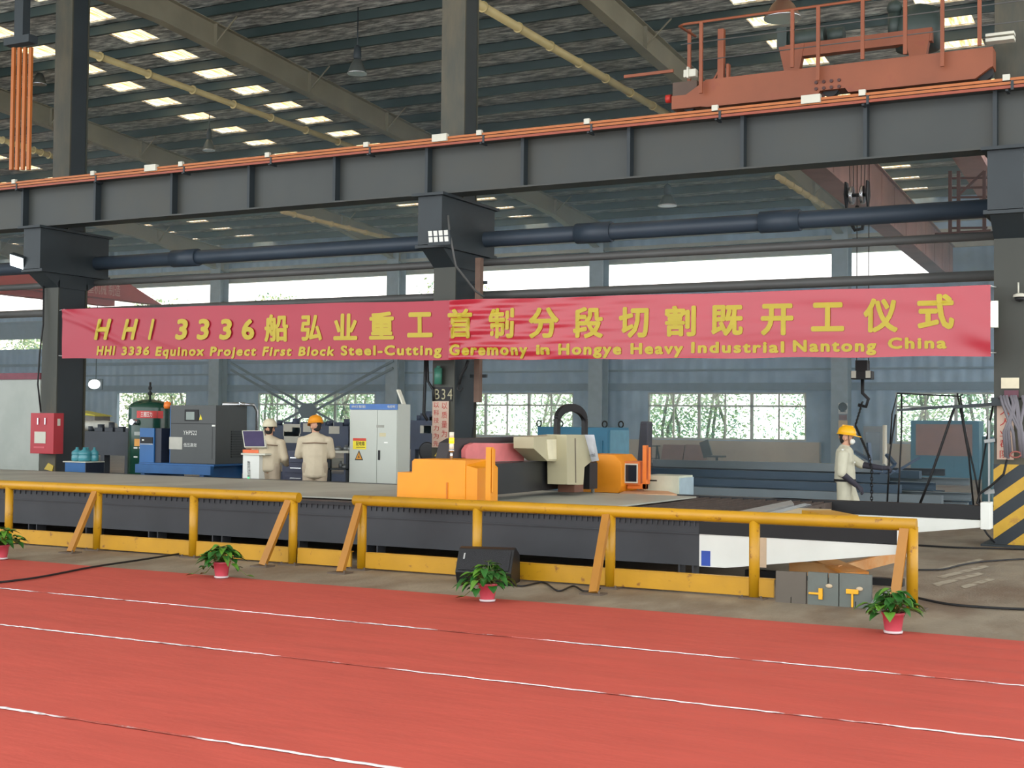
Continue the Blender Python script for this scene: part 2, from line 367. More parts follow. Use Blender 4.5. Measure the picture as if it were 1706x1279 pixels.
# ================================================================== NEAR COLUMN ROW
YB = 20.65
COLS = [-22.28, -12.3, -2.5]
def column(x, hazard):
    m = MB(); w = .46
    hcol(m, x, 20.9, 21.75, 0, 4.75, w)
    c = struct(m.build('column', M_col))
    m = MB(); m.box(x-.02, x+.2, 20.94, 21.7, 0, 4.75); m.build('recess_shade', M_coldk, c)  # dark filler paints the shade inside the open column channel
    m = MB(); m.box(x-w/2-.02, x+w/2+.02, 20.35, 22.35, 4.95, 5.86); m.box(x-w/2-.1, x+w/2+.1, 20.25, 22.4, 5.83, 5.88).box(x-w/2-.08, x+w/2+.08, 20.35, 22.35, 4.9, 4.96)
    m.hull8([(x-w/2, 20.9, 4.6), (x+w/2, 20.9, 4.6), (x+w/2, 21.75, 4.6), (x-w/2, 21.75, 4.6), (x-w/2, 20.4, 4.93), (x+w/2, 20.4, 4.93), (x+w/2, 22.3, 4.93), (x-w/2, 22.3, 4.93)])
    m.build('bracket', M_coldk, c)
    m = MB(); m.box(x-.25, x+.25, 21.12, 21.16, 5.86, rz(21)-1.1).box(x-.25, x+.25, 21.6, 21.64, 5.86, rz(21)-1.1).box(x-.02, x+.02, 21.16, 21.6, 5.86, rz(21)-1.1)
    m.build('upper_shaft', M_col, c)
    m = MB(); m.box(x+.02, x+.24, 21.17, 21.59, 5.9, rz(21)-1.2); m.build('upper_recess_shade', M_coldk, c)  # same painted recess shade for the upper shaft
    m = MB(); m.box(x-.4, x+.4, 20.75, 21.9, 0, .03); m.build('base_plate', M_coldk, c)
    if hazard:
        m = MB(); hm = MB(); n = 4; z0, z1 = .0, 1.22; y = 20.893
        hm.box(x-w/2-.003, x+w/2+.003, y-.004, y+.003, z0, z1)
        hm.build('black_band', mat('hazard_black', (40, 48, 54), .5), c)
        for k in range(5):
            zb = -.32+.42*k
            pts = [(x-w/2-.004, zb), (x+w/2+.004, zb+.36), (x+w/2+.004, zb+.36+.2), (x-w/2-.004, zb+.2)]
            P = []
            # clip to band
            def clip(pts, zz, keep):
                out = []
                for i in range(len(pts)):
                    a, b = pts[i], pts[(i+1) % len(pts)]; ia, ib = keep(a[1]), keep(b[1])
                    if ia: out.append(a)
                    if ia != ib: tt = (zz-a[1])/(b[1]-a[1]); out.append((a[0]+(b[0]-a[0])*tt, zz))
                return out
            P = clip(pts, .02, lambda v: v >= .02)
            if P: P = clip(P, z1, lambda v: v <= z1)
            if len(P) > 2: m.prism([(a, y-.006, b) for a, b in P], (0, -.004, 0))
        m.build('hazard_stripes', mat('hazard_yellow', (206, 162, 48), .5, 0, .1, 4, second=(150, 100, 60), smix=.7, sscale=4, srange=(.55, .7)), c)
    return c
cols = [column(x, i == 2) for i, x in enumerate(COLS)]
# stencilled numbers
M_sten = mat('pale_stencil_paint', (168, 160, 128), .6)
m = MB(); a = pY(77, 737, 20.88); add_text(m, 'B35', a, XV, ZV, .36, .19, .01); o = m.build('stencil_number', M_sten, cols[0]); o['label'] = 'pale stencilled B35'
m = MB(); m.box(COLS[1]-.23, COLS[1]+.2, 20.885, 20.892, *(sorted((pY(725, 668, 20.88).z, pY(725, 645, 20.88).z)))); m.build('stencil_patch', M_black, cols[1])
m = MB(); a = pY(724, 665, 20.88); add_text(m, 'B34', a, XV, ZV, .38, .2, .012); o = m.build('stencil_number', M_sten, cols[1]); o['label'] = 'pale stencilled B34'

# runway beam
xa, xb = -31.0, 3.0
m = MB(); zb0 = 5.88; zt0 = 6.78
m.box(xa, xb, YB-.01, YB+.01, zb0+.03, zt0-.03).box(xa, xb, YB-.2, YB+.25, zb0, zb0+.03).box(xa, xb, YB-.2, YB+.25, zt0-.03, zt0)
rb = m.build('crane_runway_beam', M_beam); tag(rb, 'long dark steel crane runway beam crossing in front of the three columns', 'beam')
for px in (48, 168, 295, 423, 565, 718, 877, 1053, 1241, 1445, 1660):
    x = pY(px, 300, YB).x; MB().box(x-.03, x+.03, YB-.17, YB-.01, zb0+.03, zt0-.03).build('stiffener', M_coldk, rb)
m = MB(); m.box(xa, xb, YB-.11, YB+.11, zt0, zt0+.03).box(xa, xb, YB-.02, YB+.02, zt0+.03, zt0+.12).box(xa, xb, YB-.05, YB+.05, zt0+.1, zt0+.16); m.build('rail', mat('rail_steel', (52, 46, 46), .5, .3), rb)
# conductor bars on the beam
yc = 20.3; zc = pY(853, 217, yc).z-.075; cb = thing('conductor_bar_line', 'orange crane conductor bars running along the top of the runway beam', 'conductor bars', (-12, yc, zc))
for k in range(3):
    m = MB(); m.box(xa, xb, yc-.02, yc+.02, zc+.06-.055*k-.02, zc+.06-.055*k+.02); m.build('conductor_bar', mat('dark_orange_conductor', (150, 66, 38), .4) if k == 2 else M_orange, cb)
for px in (27, 158, 304, 448, 612, 800, 979, 1192, 1437, 1677):
    x = pY(px, 200, yc).x; m = MB(); m.box(x-.05, x+.05, yc-.05, yc+.02, zc+.04, zc+.13); m.build('clip', M_pale, cb)
    m = MB(); m.box(x-.02, x+.02, yc+.02, YB-.1, zc-.1, zc-.07); m.box(x+.06, x+.1, yc-.03, yc+.02, zc-.1, zc+.04); m.build('bracket_arm', M_coldk, cb)
for px in (255, 735, 1352):
    x = pY(px, 200, yc).x; MB().box(x-.15, x+.15, yc-.07, yc+.03, zc, zc+.13).build('joint_box', M_pale, cb)
# vertical orange tubes at the left
vt = thing('orange_riser_tubes', 'row of vertical orange tubes under a dark bracket at upper left', 'tubes', pY(31, 280, 20.2))
for k in range(4):
    p = pY(19+9.5*k, 283, 20.2); q = pY(20+9.2*k, 80, 20.2); MB().box(p.x-.04, p.x+.04, 20.17, 20.23, p.z, q.z).build('tube', M_orange, vt)
p, q = pY(12, 78, 20.2), pY(54, 62, 20.2); MB().box(p.x, q.x, 20.1, 20.35, p.z, q.z+.05).box(p.x+.2, q.x-.3, 20.2, 20.4, q.z, q.z+2.6).build('bracket', M_coldk, vt)

# pipes strung behind the column row
def longpipe(pa, pb, Y, r, label, m_, flanges=()):
    a, b = pY(*pa, Y), pY(*pb, Y); z = (a.z+b.z)/2; m = MB(); m.cyl((-31, Y, z), (2.5, Y, z), r, n=14)
    o = m.build('service_pipe', m_); tag(o, label, 'pipe')
    for px in flanges:
        x = pY(px, 400, Y).x; MB().cyl((x-.35, Y, z), (x+.35, Y, z), r*1.25, n=14).build('sleeve', m_, o)
    return z
longpipe((130, 437), (1640, 353), 22.0, .15, 'thick blue-grey pipe behind the columns, topmost of the three', M_bluepipe, (310, 990, 1300))
longpipe((200, 463), (1640, 402), 22.0, .07, 'thin dark pipe behind the columns, middle one of the three', M_greypipe)
longpipe((220, 511), (1640, 466), 22.0, .085, 'thin pipe just above the red banner, lowest of the three', M_greypipe, ())

# ================================================================== FAR RUNWAY BEAM, CROSS BRACE
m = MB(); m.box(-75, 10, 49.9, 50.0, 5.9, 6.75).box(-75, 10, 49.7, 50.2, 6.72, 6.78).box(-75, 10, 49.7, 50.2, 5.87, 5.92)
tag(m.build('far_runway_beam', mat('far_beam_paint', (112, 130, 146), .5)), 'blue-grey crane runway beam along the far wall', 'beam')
cx, cz = pY(515, 684, 50.0).x, pY(515, 684, 50.0).z
m = MB()
for s in (-1, 1):
    for o_ in (-.16, .16):
        m.obox((cx-4.6, 49.95, cz-2.1*s+o_), (cx+4.6, 49.95, cz+2.1*s+o_), .08, .1)
m.prism([(cx-.55, 49.9, cz), (cx-.3, 49.9, cz+.35), (cx+.3, 49.9, cz+.35), (cx+.55, 49.9, cz), (cx+.3, 49.9, cz-.35), (cx-.3, 49.9, cz-.35)], (0, -.03, 0))
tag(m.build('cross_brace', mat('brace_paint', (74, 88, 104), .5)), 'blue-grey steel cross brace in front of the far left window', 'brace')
# ================================================================== BANNER
BY = 20.28
bl0, bl1 = pY(107, 515, BY), pY(104, 597, BY); br0, br1 = pY(1649, 475, BY), pY(1651, 593, BY)
bx0, bx1 = bl1.x, br1.x
def btop(x): t = (x-bx0)/(bx1-bx0); return bl0.z+(br0.z-bl0.z)*t-.02*math.sin(math.pi*t)+.006*math.sin(x*2.1)
def bbot(x): t = (x-bx0)/(bx1-bx0); return bl1.z+(br1.z-bl1.z)*t-.04*math.sin(math.pi*t)+.008*math.sin(x*3.3+1)
xj = pY(751, 550, BY).x
def bdisp(p):
    t = (p.x-bx0)/(bx1-bx0); v = (p.z-bbot(p.x))/(btop(p.x)-bbot(p.x))
    d = .012*math.sin(p.x*1.7)*math.sin(v*3.1)
    # diagonal creases from the upper left corner
    u = p.x-bx0
    d += .022*math.exp(-((v-(1-.42*u))/.07)**2)*math.exp(-u/2.2)+.016*math.exp(-((v-(.86-.3*u))/.05)**2)*math.exp(-u/2.6)
    d += .016*math.exp(-((v-(1-.24*u))/.06)**2)*math.exp(-u/3)
    if p.x > xj:
        w = math.exp(-(p.x-xj)/2.2); d += w*(.014*math.sin(v*26+(p.x-xj)*2.4)+.008*math.sin(v*47-(p.x-xj)*3))+.004*math.sin(v*13+p.x*.7)
    e = max(0, p.x-(bx1-1.4)); d += .010*math.sin((v*9+p.x*5))*e
    d += .005*math.sin(v*11+p.x*.5)*math.sin(p.x*.9)
    return Vector((p.x, p.y-d-.012, p.z))
M_ban = mat('banner_cloth_red', (166, 28, 52), .38, 0, .05, .7, spec=.5)
M_ban2 = mat('banner_cloth_bright_red', (176, 24, 46), .26, 0, .05, .7, spec=.7)
ban = thing('banner', 'long red ceremony banner with yellow lettering hung between the columns', 'banner', ((bx0+bx1)/2, BY, 2.8))
for nm, xa_, xb_, off, mm in (('cloth_panel', bx0, xj, 0, M_ban), ('cloth_panel', xj-.02, bx1, -.02, M_ban2)):
    m = MB(); nx = int((xb_-xa_)/.05); nz = 34; G = []
    for i in range(nx+1):
        x = xa_+(xb_-xa_)*i/nx; colv = []
        for j in range(nz+1):
            z = bbot(x)+(btop(x)-bbot(x))*j/nz; q = bdisp(Vector((x, BY, z))); q.y += off; colv.append(m.bm.verts.new(q))
        G.append(colv)
    for i in range(nx):
        for j in range(nz): m.bm.faces.new((G[i][j], G[i+1][j], G[i+1][j+1], G[i][j+1])).smooth = True
    o = m.build(nm, mm, ban)
    o['label'] = 'duller left half' if off == 0 else 'shinier wrinkled right half lapped over the left'
def banput(body, x0, x1, ytop, ybot, bold, cap=False, shear=0, thick=.012):
    xc = (x0+x1)/2; off = -.02 if xc > 748 else 0
    a = pY(x0, ybot, BY); b = pY(x1, ybot, BY); tp = pY(xc, ytop, BY); bt = pY(xc, ybot, BY)
    sl = (btop(bx1)-btop(bx0))/(bx1-bx0)
    ux = Vector((1, 0, sl)).normalized()
    m = MB(); add_text(m, body, Vector((a.x, BY+off, bt.z-sl*(b.x-a.x)/2)), ux, ZV, b.x-a.x, tp.z-bt.z, bold, shear, cap, bdisp, 0, thick)
    # thin raised vinyl
    o = m.build('lettering', M_ylet, ban); return o
for c, xc, w, y0, y1 in (('船', 461, 40, 525, 568), ('弘', 520, 36, 526, 566), ('业', 577, 40, 524, 565), ('重', 637, 41, 521, 564), ('工', 700, 42, 522, 560),
                         ('首', 768, 42, 516, 562), ('制', 837, 42, 515, 562), ('分', 908, 50, 514, 562), ('段', 981, 50, 513, 562), ('切', 1057, 50, 513, 561),
                         ('割', 1135, 52, 511, 559), ('既', 1213, 53, 510, 558), ('开', 1296, 54, 508, 557), ('工', 1380, 55, 506, 550), ('仪', 1468, 58, 499, 552), ('式', 1560, 62, 492, 547)):
    banput(c, xc-w/2, xc+w/2, y0, y1, .035)
for c, xc, w, sh in (('H', 173, 28, .3), ('H', 218, 27, .3), ('I', 254, 10, .3), ('3', 305, 21, .1), ('3', 341, 21, .1), ('3', 378, 21, .1), ('6', 415, 21, 0)):
    banput(c, xc-w/2, xc+w/2, 533, 564.5, .04, False, sh, .03)
for c, x0, x1, yt, yb in (('HHI', 162, 193, 576, 591), ('3336', 203, 250, 577, 591), ('Equinox', 260, 342, 577, 592), ('Project', 351, 428, 577, 592), ('First', 438, 487, 577, 592), ('Block', 498, 558, 577, 592),
                          ('Steel-Cutting', 569, 737, 575, 591), ('Geremony', 750, 881, 573, 591), ('in', 895, 918, 573, 590), ('Hongye', 932, 1037, 572, 590), ('Heavy', 1052, 1140, 571, 589),
                          ('Industrial', 1153, 1308, 569, 587), ('Nantong', 1322, 1461, 566, 585), ('China', 1480, 1578, 562, 580)):
    banput(c, x0, x1, yt, yb, .045, True, .12 if x0 < 500 else 0)
m = MB()
for x, z in ((bx0+.03, bl0.z), (bx0+.03, bl1.z+.05)): m.cyl((x, BY, z), (COLS[0]+.28, 20.9, z+.05), .008, n=6)
for x, z in ((bx1-.03, br0.z), (bx1-.03, br1.z+.05)): m.cyl((x, BY, z), (COLS[2]-.2, 20.9, z+.03), .008, n=6)
m.build('tie_cord', mat('white_cord', (210, 210, 205), .6), ban)

# ================================================================== CARPET, TAPE, CABLES ON FLOOR
cy = [11.72, 9.68, 8.0, 5.74, 3.6]
lab = ['red carpet strip farthest back, beside the yellow fence', 'second red carpet strip from the fence', 'wide third red carpet strip from the fence', 'nearest red carpet strip at the bottom of the photo']
for i in range(4):
    m = MB(); y1, y0 = cy[i]-(.003 if i else 0), cy[i+1]+.003; nx, ny = 170, 22; G = []
    for a in range(nx+1):
        x = -19+a*20.0/nx; r = []
        for b in range(ny+1):
            y = y0+(y1-y0)*b/ny
            z = .012+.003*math.sin(x*1.3+y*2)*math.sin(y*3+i)
            z += .007*math.exp(-((y-(8.55+.03*x))/.12)**2)*(i == 1)+.006*math.exp(-((y-9.0+.02*x)/.07)**2)*(i == 1)
            z += (.006*math.sin(y*14+x*1.3)+.004*math.sin(y*23-x*2))*max(0, min(1, (x+2.6)/1.2))*(i == 0)
            if b in (0, ny): z = .008
            if b == ny and i == 0: y += .01*math.sin(x*2.3)
            r.append(m.bm.verts.new((x, y, z)))
        G.append(r)
    for a in range(nx):
        for b in range(ny): m.bm.faces.new((G[a][b], G[a+1][b], G[a+1][b+1], G[a][b+1])).smooth = True
    tag(m.build('carpet_strip', M_red), lab[i], 'carpet')
tl = ['silver tape line along the carpet seam farthest back', 'bright silver tape line along the middle carpet seam', 'silver tape line along the nearest carpet seam']
for i in range(3):
    m = MB(); y = cy[i+1]; x = -18.0; last = None; rnd = random.Random(i+3)
    while x < .8:
        L = rnd.uniform(.25, 1.3); w = rnd.uniform(.009, .03)*(1.0 if i else .8)
        if not (k_ := rnd.random() < (.7, .75, .85)[i]): w = .0015; L = rnd.uniform(.1, .9)*(1.8 if i == 0 else .7)
        if True:
            n = max(2, int(L/.06)); pr = last if x > -18 else None
            for k in range(n+1):
                xx = x+L*k/n; zz = .0105+rnd.uniform(0, .004); e = 0.3 if k in (0, n) else 1
                v = (m.bm.verts.new((xx, y-w*e*rnd.uniform(.7, 1.1), zz)), m.bm.verts.new((xx, y, zz+.004)), m.bm.verts.new((xx, y+w*e*rnd.uniform(.7, 1.1), zz)))
                if pr: m.bm.faces.new((pr[0], v[0], v[1], pr[1])); m.bm.faces.new((pr[1], v[1], v[2], pr[2]))
                pr = v
            x += L; last = pr
    tag(m.build('tape_strip', M_tape), tl[i], 'tape')
def cable(name, pts, r, label, z=.02, m_=None):
    P = [pZ(a, b, z) for a, b in pts]; out = []
    for i in range(len(P)-1):
        p0, p1, p2, p3 = P[max(i-1, 0)], P[i], P[i+1], P[min(i+2, len(P)-1)]
        for k in range(8):
            t = k/8; out.append(.5*((2*p1)+(-p0+p2)*t+(2*p0-5*p1+4*p2-p3)*t*t+(-p0+3*p1-3*p2+p3)*t**3))
    out.append(P[-1]); return tag(MB().tube(out, r, 8).build(name, m_ or M_black), label, 'cable')
cable('floor_cable', [(-40, 974), (60, 962), (150, 945), (230, 933), (275, 926), (300, 922)], .012, 'black cable crossing the carpet corner at far left', .03)
cable('floor_cable', [(1530, 996), (1580, 1006), (1650, 1012), (1740, 1016)], .013, 'black cable on the floor right of the fence end', .02)
cable('floor_cable', [(1528, 908), (1600, 912), (1680, 914), (1740, 916)], .014, 'black cable on the floor in front of the striped column', .02)
cable('floor_cable', [(1528, 949), (1570, 948), (1600, 941), (1640, 935), (1720, 930)], .011, 'thin dark cable between the two thicker floor cables at right', .02)
cable('floor_cable', [(850, 972), (870, 976), (905, 970), (930, 984), (955, 976), (975, 985), (1000, 980)], .01, 'thin black cable coiling from the stage monitor', .015)

# ================================================================== YELLOW FENCES
FY = 13.2
def fence(xs, xpl, braces, label, x_end0, x_end1, plates, kz=.205):
    f = thing('guard_fence', label, 'fence', ((xs[0]+xs[-1])/2, FY, 0))
    m = MB(); m.cyl((x_end0, FY, .82), (x_end1, FY, .82), .062, n=18); m.build('top_rail', M_yel, f)
    for x in xs:
        m = MB(); m.cyl((x, FY, .0), (x, FY, .8), .055, n=18); m.build('post', M_yel, f)
        m = MB(); m.box(x-.13, x+.13, FY-.12, FY+.12, 0, .015)
        for s in (-1, 1): m.cyl((x+s*.1, FY-.09, 0), (x+s*.1, FY-.09, .035), .012, n=6)
        m.build('base_plate', mat('rusty_plate', (92, 78, 66), .7), f)
    for (xt, xb_, yb_) in braces:
        m = MB(); m.obox((xt, FY-.02, .8), (xb_, yb_, .015), .09, .05, up=(0, 1, .2)); m.build('brace', mat('ochre_brace', (164, 110, 34), .5, 0, .1, 3), f)
        m = MB(); m.box(xb_-.12, xb_+.12, yb_-.09, yb_+.09, 0, .015).cyl((xb_+.08, yb_-.04, 0), (xb_+.08, yb_-.04, .04), .012, n=6); m.build('base_plate', MATS['rusty_plate'], f)
    for (a, b) in plates:
        m = MB(); m.box(a, b, FY-.015, FY+.015, .02, kz); m.box(a, b, FY-.015, FY+.05, kz-.01, kz+.004); m.build('kick_plate', M_yel, f, bevel=.004)
    return f
def fx(px): return pY(px, 900, FY).x
f1x = [-16.8, fx(14), fx(162), fx(322), fx(488)]
fence(f1x, None, [(fx(160), pZ(115, 921).x, 12.74), (fx(483), pZ(440, 943).x, 12.82)], 'yellow pipe guard fence at left with four posts', -18.5, fx(497), [(-18.5, fx(157)), (fx(168), fx(317)), (fx(328), fx(483))])
fence([fx(603), fx(795), fx(1017), fx(1257), fx(1520)], None, [(fx(601), pZ(565, 955).x, 12.74), (fx(1012), pZ(987, 990).x, 12.6), (fx(1508), fx(1497), 12.95)],
      'longer yellow pipe guard fence at right, in front of the cutting machine', fx(590), fx(1527), [(fx(497), fx(586)), (fx(610), fx(790)), (fx(801), fx(1010)), (fx(1024), fx(1290))])

# grey plates standing at the fence foot
M_gp = mat('grey_steel_block', (100, 106, 100), .6, .1, .15, 2, second=(92, 88, 80), smix=.5, sscale=1.5)
M_gp2 = mat('brownish_steel_block', (96, 88, 78), .65, .1, .12, 2)
for i, (a, b, t0, b0, mm, lb) in enumerate(((1293, 1344, 952, 1004, M_gp2, 'brownish steel plate leaning next to the yellow kick board'), (1346, 1398, 954, 1007, M_gp, 'middle grey steel plate with a notch and a sideways yellow key'), (1399, 1453, 956, 1011, M_gp, 'right grey steel plate with an upright yellow key'))):
    z1 = pY((a+b)/2, t0, 13.05).z; z0 = 0; xa_, xb_ = pY(a, 980, 13.05).x, pY(b, 980, 13.05).x
    th_ = thing('steel_plate', lb, 'steel plate', ((xa_+xb_)/2, 13.05, 0))
    m = MB(); xm = (xa_+xb_)/2
    if i == 1:
        xm = pY(1380, 980, 13.05).x
        m.prism([(xa_, 13.04, 0), (xb_-.005, 13.04, 0), (xb_-.005, 13.04, z1), (xm+.008, 13.04, z1), (xm+.008, 13.04, z1-.11), (xm-.008, 13.04, z1-.11), (xm-.008, 13.04, z1), (xa_, 13.04, z1)], (0, .05, 0))
    else:
        m.prism([(xa_, 13.04, 0), (xm-.004, 13.04, 0), (xm-.004, 13.04, .06), (xm+.004, 13.04, .06), (xm+.004, 13.04, 0), (xb_-.006, 13.04, 0), (xb_-.006, 13.04, z1), (xa_, 13.04, z1)], (0, .05, 0))
    m.build('plate_body', mm, th_)
    if i:
        m = MB(); k = pY(1369 if i == 1 else 1420, 989, 13.03)
        if i == 1: m.box(k.x-.13, k.x-.02, 13.02, 13.038, k.z-.01, k.z+.01).box(k.x-.03, k.x+.01, 13.015, 13.038, k.z-.055, k.z+.055)
        else: m.box(k.x-.01, k.x+.01, 13.02, 13.038, k.z-.13, k.z+.0).box(k.x-.06, k.x+.06, 13.015, 13.038, k.z, k.z+.045)
        m.build('key_mark', mat('yellow_key', (232, 168, 24), .4), th_, bevel=.004)
        m = MB(); k = pY(1381 if i == 1 else 1432, 976 if i == 1 else 981, 13.03); m.ball((k.x, 13.035, k.z), .035, (1, .25, .6)); m.build('paint_daub', mat('pale_daub', (190, 170, 140), .7), th_)
a = pY(1446, 1018, 12.9)
m = MB(); m.prism([(a.x-.03, 12.92, 0), (a.x+.2, 12.92, 0), (a.x+.2, 12.98, .2), (a.x+.1, 12.98, .2)], (0, .03, 0)); tag(m.build('steel_offcut', M_gp), 'small slanted grey steel offcut behind the right potted plant', 'steel offcut')

# ================================================================== CUTTING TABLE
NY, FYR = 13.9, 18.2          # near and far rail fronts
TB = thing('cutting_table', 'long low steel cutting table behind the yellow fence', 'cutting table', (-12, 16, 0))
xL = -30.0; xN = pY(1165, 915, NY).x; xT = pY(1512, 915, NY).x; xT2 = pY(1634, 870, FYR).x
ztop = .74
m = MB(); m.box(xL, xN, NY, NY+.25, .215, .70); m.build('near_side_beam', M_dark, TB)
m = MB(); m.box(xL, xN, NY-.02, NY+.02, .56, .575)
for px in range(-12, 1160, 9):
    x = pY(px, 850, NY).x; m.box(x-.008, x+.008, NY-.015, NY, .70-.05, .70)
m.build('slat_comb', mat('dark_edge', (52, 54, 58), .5), TB)
m = MB(); m.box(xL, xN, NY-.03, NY+.22, .70, ztop); m.build('near_track', M_blk2, TB)
for px in (52, 148, 253, 360, 488, 618, 820, 1000, 1142):
    x = pY(px, 900, NY).x; m = MB(); m.box(x-.09, x-.07, NY+.02, NY+.2, 0, .22).box(x+.07, x+.09, NY+.02, NY+.2, 0, .22).box(x-.1, x+.1, NY, NY+.22, 0, .02).box(x-.1, x+.1, NY, NY+.22, .09, .1); m.build('foot', M_dark, TB)
def rail_end(Y, x0, x1, nm, blue):
    m = MB(); zb1 = .46; zt1 = .565
    m.prism([(x0, Y, .21), (x0+.3, Y, .21), (x1, Y, zb1), (x1, Y, zt1-.01), (x0, Y, zt1)], (0, .2, 0)); o = m.build('cream_end_beam', M_white, TB)
    m = MB(); m.box(x0-.5 if nm else x0, x1, Y-.01, Y+.2, zt1, ztop); m.build('black_end_track', M_black, TB)
    m = MB(); m.box(x1, x1+.12, Y-.04, Y+.24, zb1-.02, ztop+.05); m.build('end_stop', M_white, TB, bevel=.01)
    if blue:
        a = pY(1168, 942, Y-.01); b = pY(1183, 918, Y-.01); MB().box(a.x, b.x, Y-.006, Y, a.z, b.z).build('blue_label', mat('label_blue', (36, 70, 160), .4), o)
        x = pY(1265, 900, Y).x; MB().box(x-.06, x+.08, Y-.004, Y, .24, .56).build('tan_patch', mat('tan_patch', (196, 170, 140), .6), o)
rail_end(NY, xN, xT-.1, 0, 1); rail_end(FYR, pY(1345, 860, FYR).x, xT2, 1, 0)
m = MB(); m.box(xL, pY(1345, 860, FYR).x, FYR, FYR+.2, .2, ztop); m.build('far_side_beam', M_blk2, TB)
xS = pZ(1325, 852, .7).x
m = MB(); n = 0; x = -9.0
while x < xS:
    m.box(x-.004, x+.004, NY+.26, FYR-.02, .5, .715+.006*(n % 3)); x += .055; n += 1
for k in range(5): m.box(-9.0, xS, NY+.6+k*.75, NY+.61+k*.75, .5, .69)
m.build('slat_grid', M_rust, TB)
m = MB(); m.box(xL, xS, NY+.25, FYR, .42, .45); m.build('slag_tray', M_rust, TB)
# end sill plates (aluminium edge, tan ramp)
def slab(pts, z, t, nm, mm, par=None): m = MB(); m.prism([pZ(a, b, z) for a, b in pts], (0, 0, -t)); return m.build(nm, mm, par)
slab([(1222, 853), (1318, 833), (1323, 839), (1232, 860)], .77, .03, 'grey_edge_strip', mat('grey_edge', (150, 150, 145), .4, .3), TB)
slab([(1246, 862), (1340, 838), (1352, 840), (1268, 862)], .76, .02, 'bright_edge_strip', M_chrome, TB)
slab([(1268, 862), (1330, 846), (1385, 848), (1372, 856), (1300, 864)], .755, .03, 'tan_end_plate', mat('tan_plate', (200, 184, 148), .5), TB)
M_wood = mat('ochre_steel', (186, 116, 40), .55, 0, .2, 3, second=(190, 150, 100), smix=.7, sscale=2)
st = thing('end_cradle', 'ochre steel cradle under the right end of the cutting table', 'steel cradle', pZ(1390, 955))
def rod(a, b, Ya, Yb, w, h): MB().obox(pY(*a, Ya), pY(*b, Yb), w, h).build('brace', M_wood, st)
rod((1318, 945), (1400, 952), 14.4, 14.3, .1, .14); rod((1365, 930), (1428, 955), 14.6, 14.15, .3, .03); rod((1400, 950), (1500, 925), 14.4, 15.6, .05, .12); rod((1500, 925), (1400, 948), 15.9, 16.8, .05, .1)
MB().obox(pY(1360, 853, 14.9), pY(1405, 862, 14.35), .35, .05).build('top_wedge', M_yel, st)
m = MB(); a = pY(1420, 938, 15.2); m.box(a.x-1.2, a.x+.6, 15.0, 15.12, 0, .08); m.build('skid', M_blk2, st)

# steel sheet on the table
sp = [(-26, NY+.35), (pZ(1035, 842, .76).x, NY+.35+.1), (pZ(1155, 828, .76).x, 17.55), (-21.5, 17.95), (-24.5, 16)]
m = MB(); m.prism([(a, b, .745) for a, b in sp], (0, 0, .02)); tag(m.build('steel_sheet', M_plate), 'large grey steel sheet lying on the cutting table', 'steel sheet')

# ================================================================== GANTRY CUTTING MACHINE
GX = pY(778, 800, NY).x       # right face of near carriage
G = thing('gantry_cutter', 'yellow and cream gantry cutting machine standing on the table rails', 'cutting machine', (GX-.5, 16, ztop))
NF = 13.72
def zN(py): return pY(720, py, NF).z
xa_ = pY(661, 800, NF).x; xs_ = pY(686, 800, NF).x; xb_ = pY(775, 800, NF).x
zt, zst = zN(765), zN(788)
m = MB(); m.prism([(xa_, NF, ztop+.0), (xb_, NF, ztop+.0), (xb_, NF, zt), (xs_+.03, NF, zt), (xs_, NF, zt-.03), (xs_, NF, zst), (xa_+.01, NF, zst)], (0, .62, 0)); nc = m.build('near_carriage', M_mach, G, bevel=.008)
nc['label'] = 'yellow stepped near carriage'
m = MB(); a = pY(744, 800, NF); m.box(a.x, a.x+.02, NF-.01, NF, ztop+.05, zt-.27).box(a.x-.16, a.x, NF-.01, NF, ztop+.05, ztop+.06); m.build('panel_seam', mat('machine_seam', (200, 110, 0), .5), nc)
m = MB(); m.hull8([(xb_, NF+.02, ztop), (xb_+.12, NF+.08, ztop), (xb_+.12, NF+.6, ztop), (xb_, NF+.6, ztop), (xb_, NF+.02, zt-.06), (xb_+.12, NF+.08, zt-.1), (xb_+.12, NF+.6, zt-.1), (xb_, NF+.6, zt-.0)]); m.build('carriage_nose', M_mach, G)
# bumper arms
def bumper(x, y, h, nm):
    m = MB(); m.box(x, x+.28, y-.03, y+.03, ztop+.03, ztop+.09); m.box(x+.22, x+.29, y-.035, y+.035, ztop+.03, ztop+h); m.box(x+.30, x+.315, y-.03, y+.03, ztop+.2, ztop+h-.02); return m.build('bumper_arm', M_mach, G, bevel=.004)
bumper(xb_+.02, NF+.1, zN(743)-ztop, 0)
# beacon
b_ = pY(752, 765, NF+.3)
m = MB(); m.cyl((b_.x, b_.y, zt-.01), (b_.x, b_.y, zt+.1), .018).cyl((b_.x, b_.y, zt+.09), (b_.x, b_.y, zt+.12), .035); bc = m.build('beacon_mast', M_chrome, G)
MB().cyl((b_.x, b_.y, zt+.12), (b_.x, b_.y, zt+.19), .03).build('clear_lens', mat('clear_lens', (220, 210, 190), .2), bc); MB().cyl((b_.x, b_.y, zt+.19), (b_.x, b_.y, zt+.26), .032).build('lit_lens', mat('amber_lens', (255, 170, 30), .3, emit=(255, 180, 40), estr=2.5), bc); MB().cyl((b_.x, b_.y, zt+.26), (b_.x, b_.y, zt+.33), .03).build('clear_lens', MATS['clear_lens'], bc)
